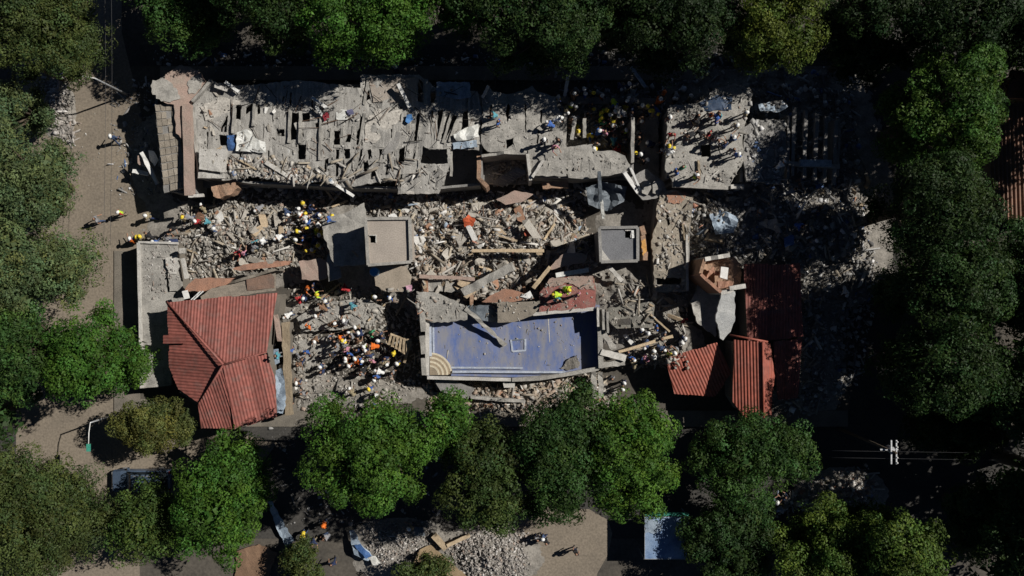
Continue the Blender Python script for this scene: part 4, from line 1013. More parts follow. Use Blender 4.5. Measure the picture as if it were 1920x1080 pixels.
MARKS = [(790, 430, 'right beside the brown stair tower'), (730, 395, 'just above the brown stair tower'), (880, 410, 'around the orange cloth heap'), (940, 400, 'between the two cloth heaps'), (994, 436, 'around the red orange cloth heap'),
    (1060, 420, 'left of the dark grey tower'), (950, 475, 'along the thin horizontal tan beam'), (840, 475, 'near the two parallel timbers'), (900, 520, 'near the long diagonal tan beam'), (830, 530, 'by the pinkish plaster ledge'), (980, 525, 'just above the orange plate'),
    (400, 440, 'at the left end of the left rubble field'), (480, 440, 'in the middle of the left rubble field'), (560, 450, 'near the trench crowd'), (450, 400, 'under the lower left roof edge'),
    (1360, 420, 'around the bluish plastic heap'), (1450, 400, 'in the middle of the shaded right rubble'), (1540, 400, 'toward the right end of the shaded rubble'), (1480, 460, 'just above the shaded red roof'),
    (930, 740, 'below the middle of the pool'), (1040, 735, 'below the right half of the pool'), (1110, 735, 'by the two broken columns'), (1180, 560, 'above the dark grey pad'), (1260, 600, 'near the blue shirted rescuer'), (1190, 640, 'below the dark grey pad'),
    (420, 200, 'at the top left of the long roof'), (520, 220, 'on the upper left of the long roof'), (400, 300, 'near the pale square roof plate'), (470, 290, 'near the large white sheet'), (540, 330, 'along the lower left roof edge'),
    (1615, 330, 'on the upper right rubble strip'), (1615, 450, 'on the lower right rubble strip'), (1450, 230, 'near the crumpled grey plastic'), (1540, 260, 'on the ribbed right roof end')]
def chunks(n, poly, where, smin, smax, wts, onroof=False, plate=False):
    poly = np.array(poly, float); lo, hi = poly.min(0), poly.max(0)
    k = 0
    while k < n:
        p = (RNG.uniform(lo[0], hi[0]), RNG.uniform(lo[1], hi[1]))
        if not inside(p, poly)[0]: continue
        z = surf(*p)
        o = bpy.data.objects.new('masonry_chunk', RNG.choice(CHM))
        s = RNG.uniform(smin, smax)
        o.location = W(p[0], p[1], z + .06 * s)
        o.scale = (s, s * RNG.uniform(.6, 1), s * RNG.uniform(.7, 1.1))
        if plate: o.scale.z = .32 * s; o.scale.y = s * RNG.uniform(.35, 1); o.location.z += .12
        o.rotation_euler = (RNG.gauss(0, .3), RNG.gauss(0, .3), RNG.uniform(0, 6.28))
        c = RNG.choices(range(5), wts)[0]
        COL.objects.link(o)
        o.material_slots[0].link = 'OBJECT'; o.material_slots[0].material = PALM[c]
        near = min(MARKS, key=lambda q: (q[0] - p[0]) ** 2 + (q[1] - p[1]) ** 2)[2]
        size = 'large' if s > smin + .66 * (smax - smin) else 'medium' if s > smin + .33 * (smax - smin) else 'small'
        setprops(o, f'{size} {PALN[c]} ' + ('broken floor plate ' if plate else 'masonry chunk ') + near, 'chunk', f'{PALN[c]} masonry chunks {where}')
        k += 1
chunks(95, [(700, 385), (1080, 385), (1100, 470), (1020, 500), (880, 500), (790, 490), (775, 430)], 'in the central rubble field', .35, .95, (4, 4, 2.2, 2, 4))
chunks(40, [(350, 400), (590, 380), (600, 480), (520, 500), (350, 470)], 'in the left rubble field', .3, .75, (5, 3, 1, 1.5, 4))
chunks(38, [(1320, 380), (1590, 330), (1620, 480), (1520, 480), (1400, 490), (1330, 470)], 'in the shaded right rubble field', .4, .9, (3, 3, 3, 1, 1))
chunks(26, [(880, 720), (1110, 712), (1130, 752), (900, 768)], 'below the pool', .4, .9, (3, 2, 1, 3, 4))
chunks(24, [(790, 510), (990, 500), (990, 545), (880, 560), (790, 545)], 'above the pool terrace', .4, .9, (3, 3, 1, 3, 3))
chunks(12, [(1150, 510), (1280, 550), (1285, 660), (1200, 680), (1140, 600)], 'right of the pool', .35, .8, (4, 3, 2, 2, 2))
chunks(30, [(700, 385), (1080, 385), (1100, 470), (1020, 500), (880, 500), (790, 490), (775, 430)], 'lying flat in the central rubble', 1.0, 2.1, (5, 3, .6, 1, 3), plate=True)
chunks(16, [(350, 400), (560, 385), (560, 480), (520, 500), (350, 470)], 'lying flat in the left rubble', .9, 1.9, (5, 3, .4, 1, 3), plate=True)
chunks(12, [(790, 500), (1000, 495), (1000, 530), (880, 545), (790, 540)], 'lying flat above the terrace', .8, 1.8, (4, 3, .5, 2, 3), plate=True)
chunks(6, [(1140, 500), (1280, 550), (1285, 650), (1200, 680), (1140, 600)], 'lying flat right of the pool', .8, 1.8, (5, 3, .5, 1, 2), plate=True)
chunks(12, [(1320, 380), (1590, 330), (1620, 480), (1520, 480), (1400, 490), (1330, 470)], 'lying flat in the shaded rubble', .9, 1.9, (5, 3, .5, 1, 2), plate=True)
chunks(18, [(380, 165), (560, 165), (560, 320), (430, 335), (380, 300)], 'on the left part of the long roof', .3, .6, (4, 4, 2, 1, 2))
chunks(14, [(430, 295), (600, 318), (600, 340), (460, 330)], 'along the lower left roof edge', .35, .7, (4, 4, 3, 1, 2))
chunks(14, [(1590, 290), (1640, 290), (1640, 490), (1600, 490)], 'along the right edge of the ruins', .4, .9, (2, 4, 2, 1, 3))
chunks(6, [(1400, 160), (1590, 180), (1580, 330), (1420, 330)], 'on the shaded right roof end', .4, .8, (3, 3, 3, 0, 1))

# ------------------------------------------------------------------ small rubble masses
scatter('mixed grey and tan small rubble spread left of the crowd', [(340, 385), (610, 372), (620, 520), (520, 505), (350, 520), (340, 450)], 6500, .04, .34, 'mix')
scatter('bright mixed small rubble filling the middle of the block', [(690, 372), (1080, 372), (1120, 490), (1110, 520), (880, 545), (775, 505), (775, 405), (690, 405)], 10500, .04, .36, 'bright')
scatter('brick rubble above the pool terrace', [(775, 495), (1020, 495), (1005, 545), (880, 560), (780, 548)], 1300, .08, .45, 'brick', onroof=False, lift=.4)
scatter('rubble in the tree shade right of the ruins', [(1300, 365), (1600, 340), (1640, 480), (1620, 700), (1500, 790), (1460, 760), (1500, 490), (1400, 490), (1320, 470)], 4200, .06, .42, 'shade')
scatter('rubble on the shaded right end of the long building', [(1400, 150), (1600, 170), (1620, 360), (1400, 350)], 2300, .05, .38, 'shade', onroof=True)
scatter('brick and tile rubble below the pool', [(800, 712), (1130, 705), (1160, 760), (1000, 785), (800, 780)], 1800, .08, .5, 'brick')
scatter('small rubble strewn over the crowd yard', [(540, 530), (790, 545), (790, 720), (740, 760), (560, 770), (545, 700)], 2600, .05, .35, 'mix', onroof=True)
scatter('pale small rubble pile at the bottom left of the brown sheet', [(668, 985), (800, 980), (830, 1020), (790, 1045), (720, 1060), (690, 1020)], 1900, .04, .2, 'grey', long=.05)
scatter('large pale grey rubble pile at the bottom beside the dirt street', [(850, 1010), (900, 985), (985, 995), (985, 1090), (880, 1090), (840, 1030)], 3200, .04, .24, 'grey', long=.05)
scatter('pale rubble pile at the top of the left street', [(72, 150), (110, 150), (138, 240), (140, 270), (110, 262), (78, 210)], 600, .06, .4, 'grey')
scatter('pale rubble pile at lower right under the trees', [(1440, 940), (1500, 920), (1560, 890), (1630, 875), (1640, 930), (1600, 960), (1500, 950), (1450, 970)], 900, .08, .4, 'bright')
scatter('small debris strewn over the long roof', [(365, 165), (560, 160), (780, 150), (890, 175), (890, 270), (830, 355), (640, 345), (430, 335), (370, 330)], 1500, .03, .2, 'roof', onroof=True)
scatter('broken bits along the lower left edge of the long roof', [(420, 300), (500, 290), (600, 320), (640, 345), (560, 350), (440, 340)], 1100, .06, .35, 'bright', onroof=True)
scatter('small debris on the middle roof plate', [(905, 180), (1040, 190), (1060, 270), (1180, 300), (1170, 320), (1000, 325), (990, 285), (905, 275)], 500, .03, .2, 'roof', onroof=True)
scatter('small debris on the right roof plate', [(1252, 200), (1400, 150), (1395, 340), (1260, 340)], 800, .03, .22, 'roof', onroof=True)
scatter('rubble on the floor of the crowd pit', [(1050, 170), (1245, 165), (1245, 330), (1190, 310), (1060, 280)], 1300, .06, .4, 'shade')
scatter('debris right of the pool', [(1125, 500), (1290, 545), (1290, 690), (1180, 690), (1130, 640)], 900, .04, .28, 'mix', onroof=True)
scatter('grit scattered on the flat grey roof', [(266, 462), (330, 462), (336, 520), (300, 560), (270, 560)], 260, .04, .2, 'grey', onroof=True)
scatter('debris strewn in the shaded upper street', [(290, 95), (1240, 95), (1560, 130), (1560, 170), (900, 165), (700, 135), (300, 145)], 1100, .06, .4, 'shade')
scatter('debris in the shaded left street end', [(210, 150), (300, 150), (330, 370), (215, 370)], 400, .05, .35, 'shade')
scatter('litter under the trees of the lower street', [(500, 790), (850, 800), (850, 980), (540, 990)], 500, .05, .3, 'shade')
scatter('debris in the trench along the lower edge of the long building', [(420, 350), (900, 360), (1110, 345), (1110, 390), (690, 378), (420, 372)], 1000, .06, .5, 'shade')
scatter('rubble spilled over the walkway roof edge', [(1296, 360), (1340, 380), (1330, 500), (1292, 500)], 700, .06, .4, 'bright')
scatter('fallen bits on the blue pool floor', [(812, 612), (1100, 590), (1110, 685), (960, 700), (850, 690)], 170, .03, .16, 'roof', onroof=True)
scatter('dusty debris over the red terrace floor and plates', [(785, 548), (880, 575), (1010, 545), (1035, 524), (1112, 520), (1114, 572), (1000, 588), (800, 600)], 500, .03, .22, 'mix', onroof=True)
scatter('dusty debris over the tan walkway roof', [(1236, 365), (1296, 370), (1288, 540), (1230, 540)], 650, .03, .3, 'mix', onroof=True)
scatter('rubble in the brick stair opening', [(904, 296), (985, 294), (988, 340), (925, 350)], 260, .06, .4, 'mix', onroof=True)
CENT = [(695, 375), (1080, 375), (1110, 500), (1010, 530), (790, 545), (775, 430), (700, 405)]
scatter('splintered timber and broken strips over the central rubble', CENT, 190, .1, .1, 'splinters', stick=(1.7, .09))
scatter('bent reinforcing bars sticking out of the central rubble', CENT, 190, .1, .1, 'rods', stick=(1.9, .03))
scatter('splintered strips over the left rubble', [(345, 390), (600, 378), (610, 500), (350, 510)], 85, .1, .1, 'splinters', stick=(1.5, .08))
scatter('bent reinforcing bars over the long roof', [(375, 175), (560, 165), (785, 150), (890, 180), (890, 265), (825, 350), (640, 340), (430, 330)], 80, .1, .1, 'rods', onroof=True, stick=(1.5, .03))
scatter('splintered strips on the lower part of the long roof', [(420, 290), (620, 300), (800, 290), (830, 350), (640, 345), (440, 340)], 45, .1, .1, 'splinters', onroof=True, stick=(1.4, .08))
scatter('bent bars and strips right of the pool', [(1130, 500), (1290, 545), (1290, 690), (1180, 690)], 70, .1, .1, 'splinters', onroof=True, stick=(1.5, .07))
scatter('pale strips in the shaded right rubble', [(1310, 365), (1600, 340), (1630, 480), (1500, 780), (1470, 490), (1330, 470)], 100, .1, .1, 'splinters', stick=(1.6, .1))
scatter('brick dust strips below the pool', [(800, 715), (1130, 708), (1150, 758), (850, 775)], 90, .1, .1, 'splinters', stick=(1.3, .08))
scatter('grit and litter over the left street', [(100, 180), (214, 180), (214, 560), (110, 600)], 160, .03, .12, 'mix')

# ================================================================== street furniture
def street_lamp(label, base, armdir, h=5.6):
    b = W(*base, 0); t = empty('street_lamp', b, label, 'street lamp')
    dv = Vector(armdir).normalized()
    tube('pole', [b, b + Vector((0, 0, 2)), b + Vector((0, 0, h))], [.09, .075, .055], METAL, t)
    e = b + dv * 1.5 + Vector((0, 0, h + .25))
    tube('arm', [b + Vector((0, 0, h - .02)), b + dv * .7 + Vector((0, 0, h + .2)), e], .035, WHITE, t)
    q = e + dv * .55
    hd = box_between('lamp_head', e, q, .28, .12, GREENP, t)
    box_between('lens', e + dv * .08 - Vector((0, 0, .075)), q - dv * .05 - Vector((0, 0, .075)), .2, .03, WHITE, hd)
    lathe('base_plate', b, [(.22, 0), (.2, .06), (.12, .12)], DARK, t, 10)
street_lamp('green headed street lamp leaning over the left street near the top', (240, 178), (-1, .12, 0))
street_lamp('green headed street lamp over the lower left street beside the small yellowish tree', (221, 776), (0, -1, 0), 4.6)
def utility_pole(label, base, h=8.5):
    b = W(*base, 0); t = empty('utility_pole', b, label, 'pole')
    tube('pole', [b, b + Vector((0, 0, h / 2)), b + Vector((0, 0, h))], [.14, .12, .09], BARK, t)
    for dx in (-.17, .17):
        arm = box_between('cross_arm', b + Vector((dx, -.8, h - .35)), b + Vector((dx, .8, h - .35)), .09, .1, METAL, t)
    box_between('cross_arm', b + Vector((-.75, .1, h - .75)), b + Vector((.45, .1, h - .75)), .1, .1, METAL, t)
    for y in (-.7, -.35, .35, .7):
        lathe('insulator', b + Vector((.17, y, h - .3)), [(.05, 0), (.07, .05), (.04, .1), (.06, .14), (.03, .18)], WHITE, arm, 8)
    lathe('transformer', b + Vector((.35, -.05, h - 2.2)), [(.2, 0), (.23, .1), (.23, .7), (.18, .8)], METAL, t, 12)
utility_pole('dark utility pole with pale cross arms at lower right', (1572, 803), 10.5)
utility_pole('dark utility pole with pale cross arms at the upper left edge', (118, 150), 8.0)
for i, x in enumerate((196, 208)):
    pts = [W(x + 2 * math.sin(k * .3), -60 + k * 40, 6.6 - .5 * math.sin(math.pi * k / 13)) for k in range(14)]
    tube('overhead_cable', pts, .012, DARK, None, 5, label='thin overhead cable along the left street, ' + ('left' if i == 0 else 'right') + ' of the pair', category='cable', group='overhead cables')
for i, y in enumerate((845, 858)):
    pts = [W(1560 + k * 40, y + k * .6, 10.2 - .4 * math.sin(math.pi * k / 10)) for k in range(11)]
    tube('overhead_cable', pts, .008, DARK, None, 5, label='thin overhead cable at lower right, ' + ('upper' if i == 0 else 'lower') + ' of the pair', category='cable', group='overhead cables')

CN = empty('canopy', W(1245, 1000, 0), 'blue square canopy roof at the bottom right', 'canopy')
CANB = mat('blue_canopy_cloth', (.3, .4, .54), (.1, .17, .32), .6, .5, .15)
Q = [(1209, 969), (1292, 969), (1292, 1048), (1209, 1048)]
cq = [W(x, y, 2.6) for x, y in Q]
vs, fs = [], []
for j in range(13):
    for i in range(13):
        a, b = i / 12, j / 12
        p = cq[0].lerp(cq[1], a).lerp(cq[3].lerp(cq[2], a), b)
        p.z += .28 * (1 - max(abs(a - .5), abs(b - .5)) * 2) + .03 * noise.noise(p * 1.5)
        vs.append(p)
for j in range(12):
    for i in range(12):
        k = j * 13 + i
        fs.append((k, k + 13, k + 14, k + 1))
mesh_obj('canopy_cloth', vs, fs, CANB, CN, smooth=True)
slab('faded_patch', [(1210, 973), (1224, 972), (1240, 984), (1236, 1002), (1218, 998), (1210, 1000)], lambda x, y: 2.68 + .004 * (x - 1210), PALEBT, CN, th=.01, jag=2, step=4, reg=False)
for i in range(4):
    a, b = cq[i], cq[(i + 1) % 4]
    box_between('edge_rail', a, b, .04, .06, METAL, CN)
    box_between('leg', Vector((a.x * .996, a.y, 0)), Vector((a.x * .996, a.y, 2.6)), .05, .05, METAL, CN)
beam('valance', (1209, 965, 2.4), (1292, 965, 2.4), 5, .25, GREENP, CN)

# car
def car(label, px, py, yaw):
    b = W(px, py, 0); t = empty('parked_car', b, label, 'car'); t.rotation_euler[2] = yaw
    def loft(name, st, m, parent=t, smooth=False):
        vs, fs = [], []
        for x, wb, wt, z0, z1 in st:
            zm = (z0 + z1) / 2
            ring = [(-wb * .96, z0), (-wb, zm), (-wt, z1 - .03), (-wt * .9, z1), (wt * .9, z1), (wt, z1 - .03), (wb, zm), (wb * .96, z0)]
            vs += [Vector((x, y, z)) for y, z in ring]
        n = 8
        for i in range(len(st) - 1):
            for k in range(n):
                fs.append((i * n + k, (i + 1) * n + k, (i + 1) * n + (k + 1) % n, i * n + (k + 1) % n))
        fs.append(tuple(range(n))); fs.append(tuple(reversed(range(len(vs) - n, len(vs)))))
        me = bpy.data.meshes.new(name); me.from_pydata(vs, [], fs); me.materials.append(m); me.update()
        o = bpy.data.objects.new(name, me); o.parent = parent; COL.objects.link(o)
        bmx = bmesh.new(); bmx.from_mesh(me); bmesh.ops.recalc_face_normals(bmx, faces=bmx.faces); bmx.to_mesh(me); bmx.free()
        return o
    loft('body', [(-2.25, .74, .7, .4, .8), (-2.15, .86, .8, .3, .95), (-1.2, .9, .84, .26, 1.0), (1.0, .9, .84, .26, 1.0), (1.5, .9, .8, .26, .98), (2.15, .84, .74, .3, .86), (2.28, .7, .6, .4, .72)], CARP)
    loft('cabin', [(-2.05, .78, .7, .95, 1.1), (-1.75, .8, .66, .98, 1.62), (.35, .8, .66, .98, 1.66), (1.05, .8, .72, .97, 1.02)], GLASS)
    loft('roof', [(-1.78, .66, .62, 1.6, 1.68), (-.6, .68, .64, 1.64, 1.73), (.42, .66, .6, 1.62, 1.7)], CARP)
    for s in (-1, 1):
        o = loft('roof_rail', [(-1.6, .03, .03, 1.72, 1.79), (.2, .03, .03, 1.73, 1.8)], METAL); o.location.y = s * .58
        for x in (-1.4, 1.42):
            bmx = bmesh.new(); bmesh.ops.create_cone(bmx, cap_ends=True, segments=18, radius1=.34, radius2=.34, depth=.22, matrix=Matrix.Rotation(R(90), 4, 'X'))
            me = bpy.data.meshes.new('wheel'); bmx.to_mesh(me); bmx.free(); me.materials.append(TYRE)
            o = bpy.data.objects.new('wheel', me); o.parent = t; o.location = (x, s * .82, .34); COL.objects.link(o)
            bmx = bmesh.new(); bmesh.ops.create_cone(bmx, cap_ends=True, segments=14, radius1=.2, radius2=.17, depth=.03, matrix=Matrix.Rotation(R(90), 4, 'X'))
            me = bpy.data.meshes.new('rim'); bmx.to_mesh(me); bmx.free(); me.materials.append(METAL)
            w = bpy.data.objects.new('rim', me); w.parent = o; w.location = (0, s * .125, 0); COL.objects.link(w)
        o = loft('headlight', [(-.12, .16, .14, .62, .78), (.1, .12, .1, .64, .76)], WHITE); o.location = (2.16, s * .6, 0)
        o = loft('tail_light', [(-.05, .1, .1, .62, .9), (.08, .1, .1, .62, .9)], mat('red_lens', (.3, .02, .02), (.25, .02, .02), 2, .3, 0)); o.location = (-2.2, s * .66, 0)
        o = loft('mirror', [(-.08, .12, .1, 1.0, 1.14), (.06, .1, .08, 1.02, 1.12)], CARP); o.location = (.85, s * .98, 0)
    loft('front_bumper', [(2.2, .8, .76, .3, .5), (2.34, .7, .66, .32, .48)], METAL)
    return t
car('dark blue car parked under the lower left trees', 272, 898, R(180))

# ================================================================== TREES
def tree(label, x0, x1, y0, y1, h, col, dens=1.0, leaf=.23, lobes=None, seed=0, gaps=0.0):
    rng = np.random.default_rng(500 + seed)
    cx, cy, rx, ry = (x0 + x1) / 2, (y0 + y1) / 2, (x1 - x0) / 2, (y1 - y0) / 2
    zc = .7 * h
    c = W(cx, cy, zc); k = (CAM_H - zc) / CAM_H / PPM
    RX, RY = rx * k * 1.04, ry * k * 1.04
    base = Vector((c.x, c.y, 0))
    T = empty('leafy_tree', base, label, 'tree')
    rm = min(RX, RY)
    area = math.pi * RX * RY
    nl = lobes or max(6, int(area / (rm * rm) * 3.2))
    L = []
    tries = 0
    while len(L) < nl and tries < 400:
        tries += 1
        a = rng.uniform(0, 2 * math.pi); r = math.sqrt(rng.uniform(0, 1))
        lr = rm * rng.uniform(.24, .6)
        ex, ey = max(RX - lr * .72, .1), max(RY - lr * .72, .1)
        x, y = ex * r * math.cos(a), ey * r * math.sin(a)
        if all(math.hypot(x - q[0], y - q[1]) > .55 * min(lr, q[3]) + .25 for q in L):
            dd = (x / RX) ** 2 + (y / RY) ** 2
            L.append((x, y, h * (.62 + .22 * (1 - dd)) + rng.uniform(-.5, .5), lr))
    for _ in range(4):                                     # stray boughs that break the outline
        a = rng.uniform(0, 2 * math.pi); r = rng.uniform(.82, .98)
        L.append((RX * r * math.cos(a), RY * r * math.sin(a), h * rng.uniform(.5, .7), rm * rng.uniform(.14, .26)))
    for _ in range(max(5, nl) if h > 6 else 1):      # lower skirt of the crown
        a = rng.uniform(0, 2 * math.pi); r = rng.uniform(.35, .85)
        L.append((RX * r * math.cos(a) * .58, RY * r * math.sin(a) * .58, h * rng.uniform(.24, .5), rm * rng.uniform(.36, .52)))
    cl = []
    for (x, y, z, lr) in L:
        n = int(lr * lr * 9) + 6
        for _ in range(n):
            u = rng.normal(size=3); u[2] = u[2] * .8 + .35; u /= np.linalg.norm(u)
            if u[2] < -.35: u[2] *= -1
            q = rng.uniform(.72, 1.02)
            cl.append((x + u[0] * lr * q, y + u[1] * lr * q, z + u[2] * lr * .8 * q, rng.uniform(.3, .75) * (.7 + .13 * rm), u, rng.uniform(.5, 1.5), rng.uniform(-1, 1)))
    gaps = .12
    if gaps:
        cl = [q for q in cl if rng.random() > gaps]
    N = int(area * 640 * dens * (.19 / leaf * .8) ** 2) if leaf < .25 else int(area * 150 * dens)
    wt = np.array([(1.0 if q[2] > .5 * h else .45) * q[3] ** 2 for q in cl]); idx = rng.choice(len(cl), N, p=wt / wt.sum())
    cc = np.array([q[:3] for q in cl]); cr = np.array([q[3] for q in cl]); cu = np.array([q[4] for q in cl]); cb = np.array([q[5] for q in cl]); ch = np.array([q[6] for q in cl])
    dirs = rng.normal(size=(N, 3)); dirs /= np.linalg.norm(dirs, axis=1)[:, None]
    dirs = dirs + cu[idx] * .5; dirs /= np.linalg.norm(dirs, axis=1)[:, None]
    rad = cr[idx] * rng.uniform(.45, 1.05, N) ** .45
    P = cc[idx] + dirs * rad[:, None] * np.array([1, 1, .75])
    # thinner filling inside the crown
    M = int(N * .14)
    if M:
        li = rng.integers(0, len(L), M); LA = np.array(L)
        g = rng.normal(size=(M, 3)); g /= np.linalg.norm(g, axis=1)[:, None]
        P2 = LA[li, :3] + g * (LA[li, 3] * rng.uniform(.2, .8, M))[:, None] * np.array([1, 1, .7])
        P = np.concatenate([P, P2]); dirs = np.concatenate([dirs, g])
        cbv = np.concatenate([cb[idx], rng.uniform(.7, 1, M)]); chv = np.concatenate([ch[idx], rng.uniform(-1, 1, M)])
    n = len(P)
    nrm = dirs * 1.0 + np.array([0, 0, .15]) + rng.normal(size=(n, 3)) * .38
    nrm /= np.linalg.norm(nrm, axis=1)[:, None]
    t = np.cross(nrm, rng.normal(size=(n, 3))); t /= np.linalg.norm(t, axis=1)[:, None]
    b = np.cross(nrm, t)
    s = leaf * rng.uniform(.65, 1.35, n)[:, None]; s[N:] *= 2.6
    V = np.stack([P - t * s * .5 - b * s * .36, P + t * s * .62, P - t * s * .3 + b * s * .42 + nrm * s * .06], 1).reshape(-1, 3)
    F = np.arange(n * 3).reshape(-1, 3)
    c3 = np.array(col)[None] * (cbv * rng.uniform(.88, 1.12, n))[:, None]
    c3[:, 0] *= 1 + .2 * chv; c3[:, 2] *= 1 - .15 * chv
    me = bpy.data.meshes.new('crown')
    zmin = V[:, 2].min()
    fast_mesh(me, V - np.array([0, 0, zmin]), F, np.repeat(c3, 3, 0))
    me.materials.append(LEAF)
    o = bpy.data.objects.new('crown', me); o.parent = T; o.location = (0, 0, zmin); COL.objects.link(o)
    # trunk and limbs in one woody mesh
    vs, fs = [], []
    def add(pts, rad, sides=7):
        s0 = len(vs)
        for i, p in enumerate(pts):
            tt = (pts[min(i + 1, len(pts) - 1)] - pts[max(i - 1, 0)]).normalized(); sd = tt.orthogonal().normalized(); ud = tt.cross(sd)
            for kk in range(sides):
                a = 2 * math.pi * kk / sides
                vs.append(p + (sd * math.cos(a) + ud * math.sin(a)) * rad[i])
        for i in range(len(pts) - 1):
            for kk in range(sides):
                fs.append((s0 + i * sides + kk, s0 + i * sides + (kk + 1) % sides, s0 + (i + 1) * sides + (kk + 1) % sides, s0 + (i + 1) * sides + kk))
    fork = h * .38
    tr = .045 * h * .5 + .04
    add([Vector((0, 0, -.02)), Vector((.05, .03, fork * .5)), Vector((-.05, .05, fork)), Vector((0, 0, h * .6))], [tr * 1.3, tr, tr * .9, tr * .5], 9)
    for (x, y, z, lr) in L:
        p0 = Vector((-.03, .03, fork * rng.uniform(.8, 1.1))); p2 = Vector((x, y, z + lr * .2))
        p1 = p0.lerp(p2, .5) + Vector((0, 0, -.15 * (p2 - p0).length))
        add([p0, p1, p2], [tr * .55, tr * .32, tr * .1], 6)
    me = bpy.data.meshes.new('trunk'); me.from_pydata(vs, [], fs); me.shade_smooth(); me.materials.append(BARK); me.update()
    o = bpy.data.objects.new('trunk', me); o.parent = T; COL.objects.link(o)

